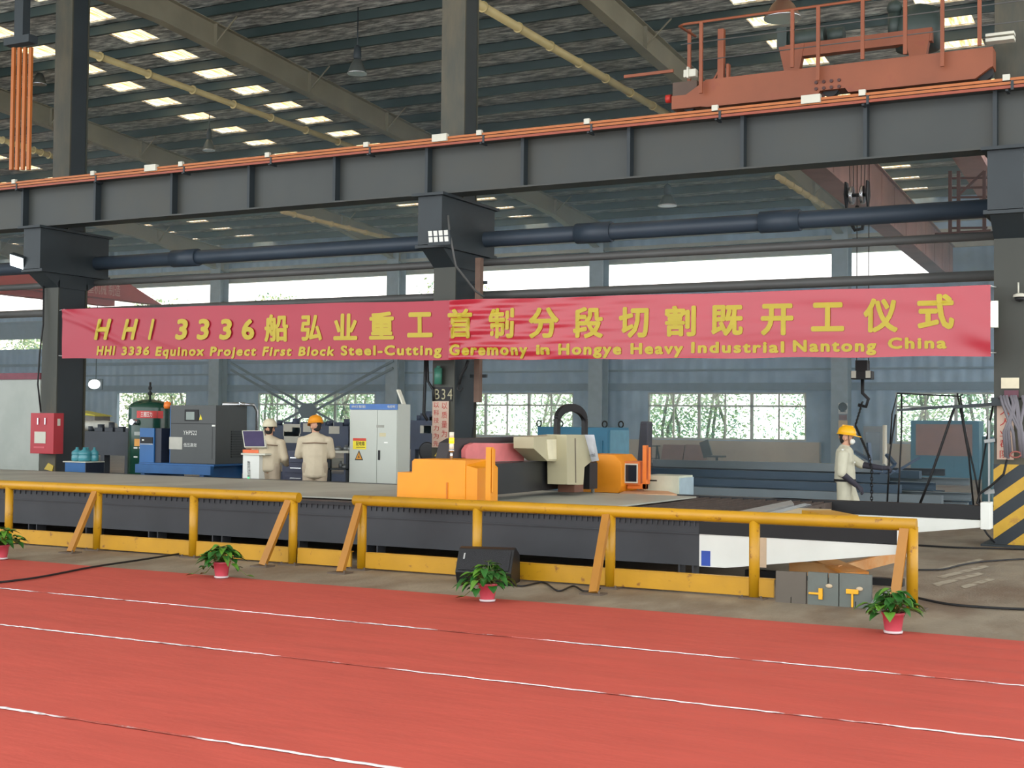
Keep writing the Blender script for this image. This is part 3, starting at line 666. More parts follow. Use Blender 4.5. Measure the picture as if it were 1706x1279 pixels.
# beam (runs across the table)
XB = GX-.15                    # right face of beam
def gz(px, py, X=None): return pX(px, py, XB if X is None else X)
yb0, yb1 = NF+.62, FYR+.1
zbt = gz(890, 769).z; zbb = gz(890, 818).z
m = MB(); m.box(XB-.42, XB, yb0-.3, yb1, max(zbb, .84), zbt); m.build('cross_beam', M_blk2, G)
# cable carrier: dark loop at the near end and tray to the head
p0 = gz(782, 740); 
prof = [gz(*p) for p in ((779, 790), (779, 765), (785, 738), (797, 731), (905, 728), (905, 737), (820, 740), (806, 745), (800, 756), (801, 772), (806, 790))]
m = MB(); m.prism([(XB-.3, p.y, p.z) for p in prof], (-.16, 0, 0)); m.build('cable_tray', mat('carrier_black', (50, 46, 48), .6, 0, .1, 3), G)
prof = [gz(*p) for p in ((806, 770), (801, 763), (801, 750), (806, 742), (815, 738), (892, 739), (897, 745), (897, 768), (815, 770))]
m = MB(); m.prism([(XB-.22, p.y, p.z) for p in prof], (-.06, 0, 0)); m.build('pink_cover', mat('pink_panel', (214, 118, 118), .5), G)
# head
XH = XB+.18
def hz(px, py, X=XH): q = pX(px, py, X); return (X, q.y, q.z)
M_cream = mat('cream_cover_paint', (178, 170, 138), .45, 0, .06, 2)
m = MB(); m.prism([hz(*p) for p in ((889, 728), (942, 724), (942, 769), (912, 768), (889, 747))], (-.3, 0, 0)); hd = m.build('head_carriage', M_cream, G, bevel=.006)
m = MB(); m.prism([hz(a, b, XH+.006) for a, b in ((911, 732), (940, 731), (939, 765), (914, 765))], (-.01, 0, 0)); m.build('cover_plate', mat('pale_cream', (216, 208, 178), .45), hd)
XH2 = XH+.16
m = MB(); m.prism([hz(a, b, XH2) for a, b in ((944, 724), (974, 724), (986, 768), (974, 778), (972, 808), (945, 807))], (-.3, 0, 0)); tz = m.build('torch_cover', M_cream, G, bevel=.006)
m = MB(); m.prism([hz(a, b, XH2+.005) for a, b in ((958, 730), (959, 730), (960, 804), (959, 804))], (-.01, 0, 0)); m.build('cover_seam', M_rust, tz)
m = MB(); m.hull8([hz(974, 724, XH2+.0), hz(986, 769, XH2+.0), hz(998, 767, XH2+.16), hz(990, 724, XH2+.16)]+[tuple(Vector(hz(*q))+Vector((-.05, .04, 0))) for q in ((974, 724, XH2), (986, 769, XH2), (998, 767, XH2+.16), (990, 724, XH2+.16))]); wf = m.build('white_front_panel', mat('bright_white_panel', (232, 236, 250), .3), G)
a = Vector(hz(983, 763, XH2+.0)); b = Vector(hz(995, 761, XH2+.145)); c_ = Vector(hz(980.5, 753, XH2+.0)); 
m = MB(); ux = (b-a); uy = (c_-a); nn = ux.cross(uy).normalized(); w_, h_ = ux.length, uy.length
add_text(m, '卡邦数控', a+nn*.002+uy*.12, ux.normalized(), uy.normalized(), w_*.85, h_*.55, .01, 0, False, None, 0, .004); m.build('badge_lettering', mat('dark_blue_ink', (40, 50, 90), .5), wf)
m = MB(); q = Vector(hz(975, 785, XH2-.12)); m.box(q.x-.08, q.x+.08, q.y-.03, q.y+.25, q.z-.25, q.z+.12); m.build('torch_mount', M_black, G)
m = MB(); q = Vector(hz(984, 790, XH2-.1)); m.cyl((q.x, q.y+.08, q.z-.28), (q.x, q.y+.08, q.z+.1), .025); m.build('torch', M_chrome, G)
m = MB(); q = Vector(hz(952, 812, XH2-.1)); m.box(q.x-.15, q.x+.1, q.y-.12, q.y+.18, max(.78, q.z-.06), q.z+.04); m.build('slide_block', mat('brown_block', (104, 66, 48), .6), G)
# black energy chain arch over the head
pts = []
for k in range(25):
    a = math.pi*k/24; px = 951-23*math.cos(a); py = 701-22*math.sin(a); pts.append(pX(px, py, XH-.1))
pts = [pX(928, 724, XH-.1)]+pts+[pX(974, 724, XH-.1)]
m = MB()
for i in range(len(pts)-1): m.obox(pts[i], pts[i+1]+(pts[i+1]-pts[i])*.15, .11, .055, up=(1, 0, 0))
m.build('energy_chain', M_black, G)
# far carriage
FF = FYR-.1
xa2 = pY(996, 800, FF).x; xb2 = pY(1035, 800, FF).x; z1_ = pY(1010, 757, FF).z
m = MB(); m.prism([(xa2-.25, FF, ztop), (xb2-.05, FF, ztop), (xb2, FF, ztop+.1), (xb2, FF, z1_-.12), (xb2-.12, FF, z1_), (xa2-.25, FF, z1_)], (0, .7, 0)); fc = m.build('far_carriage', mat('orange_brown_paint', (226, 140, 20), .5, 0, .1, 2), G, bevel=.008)
q0, q1 = pY(1036, 822, FF+.3), pY(1052, 768, FF+.3)
m = MB(); m.box(xb2-.02, xb2+.22, FF+.15, FF+.6, ztop+.12, q1.z); kc = m.build('control_box', mat('control_orange', (214, 116, 52), .5), fc, bevel=.006)
m = MB(); m.box(xb2+.0, xb2+.2, FF+.135, FF+.15, q1.z-.3, q1.z-.05); m.build('screen', mat('dark_screen', (40, 44, 52), .15), kc)
m = MB(); m.box(xb2-.005, xb2+.205, FF+.13, FF+.14, q1.z-.32, q1.z-.3).box(xb2-.005, xb2+.205, FF+.13, FF+.14, q1.z-.05, q1.z-.03).box(xb2-.005, xb2+.01, FF+.13, FF+.14, q1.z-.3, q1.z-.05).box(xb2+.19, xb2+.205, FF+.13, FF+.14, q1.z-.3, q1.z-.05); m.build('bezel', M_pale, kc)
x = pY(1047, 800, FF).x; m = MB(); m.box(x-.1, x+.2, FF+.2, FF+.28, ztop+.06, ztop+.14).box(x+.14, x+.2, FF+.2, FF+.28, ztop+.06, pY(1066, 742, FF).z); m.box(x+.23, x+.245, FF+.21, FF+.27, ztop+.2, pY(1066, 745, FF).z); m.build('bumper_arm', mat('bumper_orange', (226, 120, 40), .5), G, bevel=.004)
m = MB(); m.prism([pZ(a, b, ztop+.02) for a, b in ((1030, 822), (1052, 813), (1108, 816), (1128, 823))], (0, 0, -.02)); tag(m.build('wooden_board', mat('pale_wood', (206, 160, 120), .6)), 'thin pale wooden board on the table beside the far carriage', 'board')
# ================================================================== OVERHEAD CRANE (truck on the near runway)
CYR = YB; zr = 6.78+.16
xa_ = pY(1119, 150, CYR-.15).x; xb_ = pY(1654, 100, CYR-.15).x
ct = thing('bridge_crane', 'orange bridge crane riding on the runway beam at upper right', 'crane', ((xa_+xb_)/2, CYR, zr))
z1 = pY(1380, 109, CYR-.15).z; zlo = zr+.04
m = MB(); d_ = .16
m.prism([(xa_, CYR-.15, zlo), (xa_+.5, CYR-.15, zlo), (xa_+.62, CYR-.15, zlo-.02), (pY(1362, 140, CYR-.15).x, CYR-.15, zlo-.02), (pY(1366, 140, CYR-.15).x, CYR-.15, zlo+.05), (pY(1408, 140, CYR-.15).x, CYR-.15, zlo+.05), (pY(1413, 140, CYR-.15).x, CYR-.15, zlo-.02), (xb_-.25, CYR-.15, zlo-.02), (xb_-.05, CYR-.15, zlo+.12), (xb_, CYR-.15, zlo+.14), (xb_, CYR-.15, z1), (xa_+.6, CYR-.15, z1), (xa_+.25, CYR-.15, zlo+.22), (xa_, CYR-.15, zlo+.22)], (0, .34, 0)); m.build('end_truck', M_crane, ct)
for px in (1150, 1385, 1640):
    x = pY(px, 140, CYR).x; m = MB(); m.cyl((x, CYR-.06, zr+.13), (x, CYR+.06, zr+.13), .13, n=20); m.build('wheel', M_black, ct)
x = pY(1119, 130, CYR).x; m = MB(); m.cyl((x-.09, CYR, zlo+.22), (x, CYR, zlo+.22), .07, n=14); m.build('buffer', mat('red_buffer', (190, 50, 40), .5), ct)
x = pY(1383, 125, CYR).x
for a in range(4):
    for b in range(2): MB().cyl((x-.18+.12*a, CYR-.175, zlo+.08+.1*b), (x-.18+.12*a, CYR-.15, zlo+.08+.1*b), .028, n=6).build('bolt', mat('dark_bolt', (70, 34, 28), .5), ct)
a = pY(1148, 122, CYR-.2); m = MB(); m.box(a.x-.09, a.x+.12, CYR-.22, CYR-.12, a.z-.06, a.z+.06).box(a.x-.03, a.x, CYR-.24, CYR-.14, a.z-.08, a.z+.1); m.build('limit_switch', M_pale, ct)
m = MB(); a = pY(1125, 130, CYR); m.box(a.x, a.x+.42, CYR-.12, CYR+.2, zlo+.22, zlo+.45); m.build('truck_box', mat('dark_brown_box', (84, 66, 54), .6), ct)
m = MB(); a = pY(1040, 128, CYR+.3); b = pY(1122, 118, CYR+.3); m.obox(a, b, .04, .05); m.build('outrigger_bar', M_crane, ct)
# railing
yr = CYR-.28
zt_ = pY(1168, 37, yr).z; zm = pY(1168, 70, yr).z; zl = pY(1180, 99, yr).z
m = MB(); x0 = pY(1130, 38, yr).x
m.tube([(x0+.16, yr+.4, zt_-.1), (x0, yr+.05, zt_), (x0+.1, yr, zt_+.005), (1.5, yr, zt_)], .022).build('top_handrail', M_crane, ct)
MB().cyl((x0+.05, yr, zm), (1.5, yr, zm), .01).build('mid_wire', M_greypipe, ct); MB().cyl((pY(1170, 99, yr).x, yr, zl), (1.5, yr, zl), .009).build('mid_wire', M_greypipe, ct)
for px in (1138, 1168, 1320, 1363, 1437, 1508, 1570, 1632):
    x = pY(px, 90, yr).x; yy = yr+(.3 if px == 1138 else 0); MB().box(x-.028, x+.028, yy-.02, yy+.02, z1-(.25 if px in (1168, 1363, 1570) else -.0), zt_).build('rail_post', M_crane, ct)
x = pY(1202, 90, CYR).x; m = MB(); m.box(x-.05, x+.05, CYR-.05, CYR+.05, z1, pY(1202, 49, CYR).z).box(x+.1, x+.14, CYR-.05, CYR+.05, z1, z1+.25); m.obox((x-.14, CYR, z1), (x-.02, CYR, z1+.2), .03, .03); m.build('tall_bracket', M_crane, ct)
# trolley frame above the truck
yt = CYR+.25; a, b = pY(1318, 104, yt), pY(1514, 73, yt); zf = (a.z+b.z)/2+.13
m = MB(); m.box(a.x-.1, b.x+.35, yt-.02, yt+.16, zf-.09, zf+.12)
for x in (a.x, b.x+.12): m.prism([(x-.2, yt-.03, zf+.1), (x+.22, yt-.03, zf+.1), (x+.14, yt-.03, zf-.32), (x-.1, yt-.03, zf-.34)], (0, .14, 0))
m.build('trolley_frame', M_crane, ct)
M_motor = mat('motor_green_black', (50, 62, 58), .5, 0, .2, 3)
m = MB(); a = pY(1350, 70, CYR+.5); m.cyl((a.x-.35, CYR+.5, zf+.26), (a.x+.25, CYR+.5, zf+.26), .17, n=20).box(a.x-.5, a.x-.34, CYR+.3, CYR+.7, zf+.08, zf+.44).cyl((a.x+.3, CYR+.5, zf+.26), (a.x+.55, CYR+.5, zf+.26), .12); m.build('motor', M_motor, ct)
m = MB(); a = pY(1530, 55, CYR+.6); m.lathe((a.x, CYR+.6, zf-.1), [(.0, -.0), (.34, 0), (.38, .3), (.3, .62), (.1, .7), (0, .7)], axis='z'); a = pY(1490, 50, CYR+.4); m.cyl((a.x, a.y, zf+.1), (a.x, a.y, zf+.45), .1).ball((a.x, a.y, zf+.55), .12); m.build('hoist_drum', M_motor, ct)
m = MB(); a = pY(1655, 58, CYR); m.box(a.x-.1, a.x+.3, CYR-.1, CYR+.1, a.z-.04, a.z).box(a.x-.1, a.x+.3, CYR-.1, CYR+.1, a.z-.12, a.z-.07); m.build('louvre', M_pale, ct)
# girders reaching to the far wall
def girder(Xn, Xf, w, zb, h, par, mm, y0=CYR+.2, y1=50.0):
    m = MB(); y2 = y0+4.2; Xm = Xn+(Xf-Xn)*4.2/(y1-y0)
    m.hull8([(Xm, y2, zb), (Xm+w, y2, zb), (Xf+w, y1, zb), (Xf, y1, zb), (Xm, y2, zb+h), (Xm+w, y2, zb+h), (Xf+w, y1, zb+h), (Xf, y1, zb+h)])
    m.hull8([(Xn, y0, zb), (Xn+w, y0, zb), (Xm+w, y2, zb), (Xm, y2, zb), (Xn, y0, zb+.3), (Xn+w, y0, zb+.3), (Xm+w, y2, zb+h), (Xm, y2, zb+h)]); m.build('girder', mm, par)
    m = MB()
    for k in range(2, 14):
        y = y0+(y1-y0)*(k+.5)/14; X = Xn+(Xf-Xn)*(k+.5)/14; m.box(X+w, X+w+.012, y-.03, y+.03, zb+.04, zb+h-.04)
    m.hull8([(Xm-.08, y2, zb+h), (Xm+w+.08, y2, zb+h), (Xf+w+.08, y1, zb+h), (Xf-.08, y1, zb+h), (Xm-.08, y2, zb+h+.03), (Xm+w+.08, y2, zb+h+.03), (Xf+w+.08, y1, zb+h+.03), (Xf-.08, y1, zb+h+.03)]); m.build('girder_flange', mm, par)
girder(-7.15, -8.5, .55, 7.15, 1.15, ct, M_pink); girder(-4.1, -5.3, .55, 7.15, 1.15, ct, M_pink)
# ladder cage on the second girder
m = MB(); yL = 24.5
def lp(px, py): return pY(px, py, yL)
for px in (1583, 1597, 1640): a, b = lp(px, 388), lp(px, 285); m.box(a.x-.03, a.x+.03, yL-.03, yL+.03, a.z, b.z)
for py in (297, 313, 329, 345, 362, 380): a, b = lp(1583, py), lp(1645, py-1); m.obox(a, b, .035, .035)
m.obox(lp(1597, 325), lp(1640, 285), .04, .04); m.obox(lp(1560, 392), lp(1652, 386), .3, .05)
m.build('access_ladder', mat('dark_red_ladder', (84, 62, 58), .6), ct)
# hook block with sheaves
hb = pY(1428, 325, 25.0); hk = thing('hook_block', 'dark hook block with bright sheaves hanging below the pinkish girder', 'crane hook', hb)
m = MB()
for s in (-1, 1): m.prism([(hb.x+s*.2-.015, hb.y-.1, hb.z+.25), (hb.x+s*.2-.015, hb.y+.1, hb.z+.25), (hb.x+s*.2-.015, hb.y+.17, hb.z), (hb.x+s*.2-.015, hb.y, hb.z-.3), (hb.x+s*.2-.015, hb.y-.17, hb.z)], (.03, 0, 0))
m.cyl((hb.x-.22, hb.y, hb.z), (hb.x+.22, hb.y, hb.z), .035); m.build('side_plates', M_black, hk)
for s in (-.1, .1): m = MB(); m.cyl((hb.x+s-.03, hb.y, hb.z), (hb.x+s+.03, hb.y, hb.z), .17, n=20); m.build('sheave', M_chrome, hk)
m = MB(); m.tube([(hb.x, hb.y, hb.z-.2), (hb.x, hb.y, hb.z-.42), (hb.x+.12, hb.y, hb.z-.5), (hb.x+.1, hb.y, hb.z-.64), (hb.x-.04, hb.y, hb.z-.66), (hb.x-.1, hb.y, hb.z-.55)], .035); m.build('hook', M_black, hk)
for s in (-.13, -.07, .07, .13): MB().cyl((hb.x+s, hb.y, hb.z), (hb.x+s*1.2, hb.y, 7.2), .008, n=6).build('wire_rope', M_black, hk)
# lower hook with chain handled by the worker
q = pY(1437, 620, 22.5); lb = thing('chain_hook_block', 'black hook block hanging under the banner above the man with the mask', 'crane hook', q)
m = MB(); m.box(q.x-.17, q.x+.17, q.y-.12, q.y+.12, q.z-.12, q.z+.02).box(q.x-.1, q.x+.1, q.y-.1, q.y+.1, q.z, q.z+.2); m.build('block_body', M_black, lb, bevel=.01)
for s in (-.12, .12): MB().box(q.x+s-.04, q.x+s+.04, q.y-.13, q.y-.115, q.z-.1, q.z+.02).build('side_cover', M_pale, lb)
m = MB(); m.tube([(q.x, q.y, q.z-.1), (q.x, q.y, q.z-.35), (q.x+.1, q.y, q.z-.45), (q.x+.06, q.y, q.z-.58), (q.x-.07, q.y, q.z-.55)], .03); m.build('hook', M_black, lb)
for s in (-.1, .1): MB().cyl((q.x+s, q.y, q.z+.15), (q.x+s, q.y, 7.2), .008, n=6).build('wire_rope', M_black, lb)
HANDP = pY(1452, 767, 20.3)
def chain(P, name, label, r=.006, L=.06):
    m = MB(); tot = 0
    for a, b in zip(P[:-1], P[1:]):
        a, b = Vector(a), Vector(b); n = max(1, int((b-a).length/(L*.72)))
        for i in range(n):
            c = a+(b-a)*(i+.5)/n; d = (b-a).normalized(); u = d.cross(Vector((0, 1, .01)) if i % 2 else Vector((.3, 1, 0))).normalized()
            if i % 2: u = d.cross(u)
            pts = [c+d*(L/2)*math.cos(t)+u*(L*.3)*math.sin(t) for t in [2*math.pi*k/6 for k in range(7)]]
            m.tube(pts, r, 5)
    return tag(m.build(name, M_black), label, 'chain')
chain([(q.x, q.y, q.z-.5), (q.x+.02, q.y-.6, q.z-.9), (HANDP.x-.03, HANDP.y, HANDP.z+.05), (HANDP.x, HANDP.y+.02, HANDP.z-.15), (HANDP.x-.02, HANDP.y+.1, HANDP.z-.75)], 'lifting_chain', 'dark lifting chain held by the man in the mask', .008, .07)

# faded red crane at the far left
LX = -40.5; a, b = pX(0, 447, LX), pX(131, 491, LX); e = pX(238, 503, LX); e2 = pX(203, 477, LX)
zt_, zb_ = pX(131, 463, LX).z, b.z
lc = thing('far_crane', 'faded red crane girder with pale characters at the far left', 'crane', (LX, 35, zb_))
m = MB(); y0 = pX(-120, 440, LX).y; m.prism([(LX, y0, zb_), (LX, e.y+1.2, zb_), (LX, e2.y+.3, zt_+.1), (LX, y0, zt_+.1)], (-.6, 0, 0)); m.build('girder', mat('faded_red_paint', (196, 84, 72), .6, 0, .1, .8), lc)
m = MB(); m.box(LX-3.2, LX-2.6, y0, e.y+1, zb_, zt_+.1); m.build('girder', MATS['faded_red_paint'], lc)
m = MB(); t0 = pX(135, 490, LX).y; t1 = pX(200, 498, LX).y; add_text(m, '起重机械 制造', (LX+.012, t0, zb_+.12), YV, ZV, t1-t0, (zt_-zb_)*.75, .015, 0, False); m.build('lettering', mat('pale_lettering', (230, 200, 190), .6), lc)

# ================================================================== LAMPS
def highbay(px, py, Y, r, label, top=None, mm=None):
    p = pY(px, py, Y); t_ = thing('high_bay_lamp', label, 'lamp', p, 'high bay lamps')
    m = MB(); m.lathe(p, [(r, 0), (r*.97, .03), (r*.62, .24), (r*.35, .34), (0.0, .34)], n=24); m.build('shade', mm or mat('grey_lamp_shade', (88, 92, 86), .4, .3), t_)
    m = MB(); m.lathe(p+Vector((0, 0, .33)), [(r*.34, 0), (r*.42, .1), (r*.36, .3), (.05, .36)], n=16); m.cyl(p+Vector((0, 0, .3)), (p.x, p.y, max(p.z+.35, rz(Y)-.02)), .015, n=6); m.build('ballast', M_coldk, t_)
    m = MB(); m.lathe(p+Vector((0, 0, -.02)), [(r*1.02, 0), (r*1.04, .03), (r*.9, .035)], n=24); m.build('rim', M_chrome, t_)
    return t_
highbay(595, 122, 27, .24, 'high bay lamp hanging left of the centre column near the roof'); highbay(1112, 342, 40, .3, 'conical high bay lamp hanging under the runway beam at centre right')
highbay(348, 250, 33, .2, 'small high bay lamp just above the runway beam at left'); highbay(1304, 30, 24, .34, 'large brown dome lamp at the top edge by the orange crane', mm=mat('brown_shade', (96, 66, 50), .5)); highbay(66, 140, 28, .2, 'high bay lamp between the orange tubes and the left column')
# flood lights
p = pY(28, 436, 20.3); fl = thing('flood_light', 'bright lit flood light at far left below the runway beam', 'flood light', p)
m = MB(); R_ = Matrix.Rotation(.35, 4, 'X') @ Matrix.Rotation(.3, 4, 'Y'); m.box(p.x-.2, p.x+.2, p.y-.0, p.y+.12, p.z-.14, p.z+.14, rot=(p, R_.to_3x3())); m.build('housing', M_coldk, fl, bevel=.01)
m = MB(); m.box(p.x-.18, p.x+.18, p.y-.012, p.y, p.z-.12, p.z+.12, rot=(p, R_.to_3x3())); m.build('lens', M_lamp, fl)
MB().obox(p+Vector((0, .1, 0)), (p.x+.3, 20.7, 5.7), .04, .04).build('arm', M_coldk, fl)
a = pY(712, 386, 20.1); b = pY(750, 382, 20.1); c = pY(715, 410, 20.1)
fl = thing('flood_light', 'unlit flood light with eight square lenses on the centre column bracket', 'flood light', (a+b)/2)
ux = (b-a).normalized(); wv = (b-a).length; cz = a.z-c.z
m = MB(); cc = (a+b)/2+Vector((0, 0, -cz/2)); m.box(cc.x-wv/2, cc.x+wv/2, cc.y, cc.y+.08, cc.z-cz/2, cc.z+cz/2, rot=(cc, Matrix.Rotation(.18, 3, 'X'))); m.build('housing', M_coldk, fl, bevel=.006)
for i in range(4):
    for j in range(2):
        X = cc.x+(-.375+.25*i)*wv*.92; Z = cc.z+.03+(.5-j)*cz*.42; m = MB(); m.box(X-.038, X+.038, cc.y-.012, cc.y, Z-.045, Z+.045, rot=(cc, Matrix.Rotation(.18, 3, 'X'))); m.build('lens', M_white, fl)
MB().tube([(cc.x+.16, cc.y+.05, cc.z+.4), (cc.x+.2, cc.y+.04, cc.z+.1), (cc.x+.3, cc.y+.1, cc.z-.5), (cc.x+.42, 20.7, cc.z-.9), (cc.x+.52, 20.85, cc.z-1.0)], .02).build('conduit', M_greypipe, fl)
MB().obox((cc.x, cc.y+.07, cc.z+.1), (COLS[1], 20.4, 5.2), .04, .04).build('arm', M_coldk, fl)
p = pY(157, 640, 44); fl = thing('wall_lamp', 'small bright lamp glowing far back above the green tank', 'lamp', p); MB().ball(p, .3, (1.2, .3, .7)).build('lens', M_lamp, fl); MB().box(p.x-.4, p.x+.4, p.y+.05, p.y+.15, p.z-.25, p.z+.25).cyl((p.x, p.y+.1, p.z), (p.x, p.y+.1, p.z+4.5), .02, n=6).build('housing', M_coldk, fl)
p = pY(1653, 503, 20.75); fl = thing('tube_lamp', 'bright vertical twin tube lamp on the striped column beside the banner', 'lamp', p); h_ = p.z-pY(1653, 543, 20.75).z
for s in (0, .05): MB().cyl((p.x+s, p.y, p.z-h_), (p.x+s, p.y, p.z), .018).build('tube', M_lamp, fl)
MB().box(p.x-.03, p.x+.08, p.y+.02, p.y+.08, p.z-h_-.02, p.z+.02).build('backplate', M_pale, fl)
p = pY(1699, 495, 20.8); fl = thing('security_camera', 'white dome camera with aerial on the right column', 'camera', p); MB().lathe(p, [(.0, -.07), (.06, -.05), (.075, 0)], n=16).build('dome', M_black, fl); MB().lathe(p, [(.1, 0), (.09, .04), (.04, .06), (0, .06)], n=16).cyl(p+Vector((-.02, 0, .05)), p+Vector((-.02, 0, .22)), .012).build('cap', M_pale, fl)

# ================================================================== THINGS ON THE COLUMNS
a, b = pY(50, 755, 20.6), pY(90, 688, 20.6)
fb = thing('fire_cabinet', 'dark red fire cabinet mounted on the left column', 'cabinet', ((a.x+b.x)/2, 20.75, a.z))
m = MB(); m.box(a.x, b.x, 20.6, 20.88, a.z, b.z); m.build('body', M_redbox, fb, bevel=.008)
m = MB(); q0, q1 = pY(57, 738, 20.59), pY(76, 719, 20.59); m.box(q0.x, q1.x, 20.59, 20.598, q0.z, q1.z); m.build('paper_notice', M_pale, fb)
m = MB()
for px in (62, 74): q0, q1 = pY(px, 707, 20.58), pY(px+2, 696, 20.58); m.box(q0.x, q0.x+.03, 20.575, 20.595, q0.z, q1.z)
m.build('door_handle', M_chrome, fb)
m = MB(); q0 = pY(56, 746, 20.59); m.box(q0.x, q0.x+.32, 20.59, 20.597, q0.z, q0.z+.035); m.build('red_caption', mat('light_red', (206, 90, 96), .5), fb)
m = MB(); m.box(b.x, b.x+.004, 20.7, 20.78, b.z-.27, b.z-.12); m.build('side_tag', M_pale, fb)
MB().tube([pY(68, 686, 20.75), pY(63, 640, 20.75), pY(66, 590, 20.75), pY(72, 540, 20.8), pY(73, 470, 20.85)], .018).build('feed_cable', M_black, fb)
M_ink = mat('red_ink', (186, 52, 48), .6)
def sign(px0, py0, px1, py1, Y, colst, name, label, par=None, mm=None):
    a, b = pY(px0, py1, Y), pY(px1, py0, Y); t_ = thing(name, label, 'sign', ((a.x+b.x)/2, Y, a.z))
    MB().box(a.x, b.x, Y-.008, Y, a.z, b.z).build('board', mm or mat('faded_cream_board', (206, 178, 158), .6, 0, .08, 2), t_)
    w = (b.x-a.x); h = b.z-a.z
    for i, s in enumerate(colst):
        n = len(s); cw = w/len(colst)
        for j, ch in enumerate(s):
            m = MB(); add_text(m, ch, (a.x+cw*(i+.16), Y-.01, b.z-h*(j+.86)/n), XV, ZV, cw*.68, h/n*.72, .01, 0, False, None, 0, .002); m.build('character', M_ink, t_)
    return t_
sign(720, 668, 748, 745, 20.87, ['以科技力为先', '以质量为本'], 'slogan_board', 'cream board with two columns of red characters on the centre column')
sign(1661, 676, 1689, 765, 20.87, ['人人业群防'], 'slogan_board', 'cream board with one column of red characters on the right column')
a, b = pY(730, 760, 20.84), pY(748, 744, 20.84)
m = MB(); m.prism([(a.x-.08, 20.84, a.z), (b.x-.12, 20.84, a.z), (b.x, 20.84, b.z), (a.x+.06, 20.84, b.z)], (0, -.01, 0)); tag(m.build('yellow_plate', mat('dull_yellow', (206, 178, 70), .5)), 'small slanted yellow plate under the centre slogan board', 'plate')
a, b = pY(1668, 647, 20.87), pY(1698, 629, 20.87); tag(MB().box(a.x, b.x, 20.86, 20.87, a.z, b.z).build('paper_notice', mat('cream_paper', (226, 216, 186), .6)), 'cream paper notice high on the striped column', 'notice')
m = MB(); a, b = pY(1673, 661, 20.87), pY(1697, 650, 20.87); m.box(a.x, b.x, 20.86, 20.87, a.z, b.z); tag(m.build('maroon_plate', mat('maroon_plate', (104, 60, 72), .6)), 'small maroon plate under the cream notice on the right column', 'plate')
a = pY(722, 640, 20.8); m = MB(); m.cyl((a.x+.1, 20.8, a.z), (a.x+.1, 20.8, a.z+.3), .075).cyl((a.x+.1, 20.8, a.z+.3), (a.x+.1, 20.8, a.z+.34), .04); tag(m.build('green_canister', mat('teal_canister', (60, 120, 100), .4)), 'green canister strapped to the centre column under the banner', 'canister')
m = MB(); m.tube([pY(709, 590, 20.85), pY(708, 640, 20.85), pY(706, 690, 20.85), pY(712, 700, 20.85)], .03).tube([pY(712, 595, 20.85), pY(713, 635, 20.85), pY(722, 650, 20.85), pY(723, 668, 20.85)], .025); tag(m.build('hose_bundle', M_black), 'dark hoses hanging left of the centre column', 'hoses')
m = MB(); m.tube([pY(765, 640, 20.9), pY(768, 625, 20.9), pY(776, 612, 20.9), pY(780, 600, 20.9)], .03); m.tube([pY(765, 640, 20.9), pY(762, 648, 20.9), pY(767, 652, 20.9), pY(771, 646, 20.9)], .018); tag(m.build('hook_chain', M_black), 'dark chain and hook on the right flank of the centre column', 'hook')
# rusty boxed riser right of the centre column
a, b = pY(796, 670, 21.3), pY(796, 430, 21.3); br = thing('rusty_riser', 'rusty brown vertical duct right of the centre column, crossing behind the banner', 'duct', a)
MB().box(a.x-.055, a.x+.055, 21.24, 21.36, a.z, b.z).build('duct', mat('rusty_brown', (116, 92, 78), .7, 0, .2, 3), br)
for py in (626, 470): c = pY(796, py, 21.3); MB().box(c.x-.2, c.x+.14, 21.36, 21.42, c.z-.03, c.z+.03).build('cross_arm', M_coldk, br)
MB().tube([pY(793, 668, 21.3), pY(790, 700, 21.3), pY(786, 735, 21.3), pY(783, 765, 21.3)], .014).build('drop_cable', M_black, br)
# boom with hoses at the striped column
jb = thing('hose_boom', 'dark boom arm with hoses reaching left from the striped column', 'boom arm', pY(1655, 672, 20.95))
m = MB(); m.obox(pY(1588, 678, 20.95), pY(1668, 672, 20.95), .04, .05).obox(pY(1495, 683, 20.95), pY(1600, 676, 20.95), .035, .04); m.box(pY(1652, 670, 20.8).x, COLS[2]+.1, 20.76, 20.86, pY(1660, 676, 20.8).z, pY(1660, 662, 20.8).z); m.build('arm', M_coldk, jb)
MB().tube([pY(1483, 740, 21.2), pY(1486, 690, 21.2), pY(1495, 655, 21.2), pY(1600, 660, 21.2), pY(1604, 656, 21.2)], .012).build('thin_hose', M_black, jb)
for i, P_ in enumerate((((1590, 679), (1576, 720), (1552, 790), (1533, 838)), ((1600, 660), (1608, 720), (1624, 790), (1634, 845)), ((1502, 655), (1502, 720), (1498, 800), (1496, 838)), ((1595, 655), (1614, 760), (1622, 845)),
                        ((1655, 672), (1642, 740), (1632, 800), (1630, 840)), ((1478, 838), (1482, 760), (1492, 690)))):
    MB().tube([pY(*q_, 20.95+.05*i) for q_ in P_], .014 if i else .02).build('hanging_hose', M_black, jb)
hg = thing('grey_hose_bundle', 'thick bundle of grey hoses draped on the striped column', 'hoses', pY(1680, 760, 20.7)); rnd = random.Random(5)
M_hose = mat('grey_hose', (116, 112, 118), .6)
for i in range(9):
    x0 = 1662+rnd.uniform(0, 40); x1 = 1680+rnd.uniform(-8, 26); MB().tube([pY(x0, 664, 20.8), pY(x0+4, 660, 20.7), pY(x0+7, 672, 20.66), pY(x1, 720, 20.65), pY(x1+3, 764-rnd.uniform(0, 12), 20.68)], .022).build('hose_loop', M_hose, hg)
m = MB(); pts = [pY(1692+4*math.cos(t)*2.2, 757+5*math.sin(t), 20.66) for t in [i*.5 for i in range(13)]]; m.tube(pts, .012).build('red_end_loop', mat('dull_red_hose', (150, 84, 76), .6), hg)
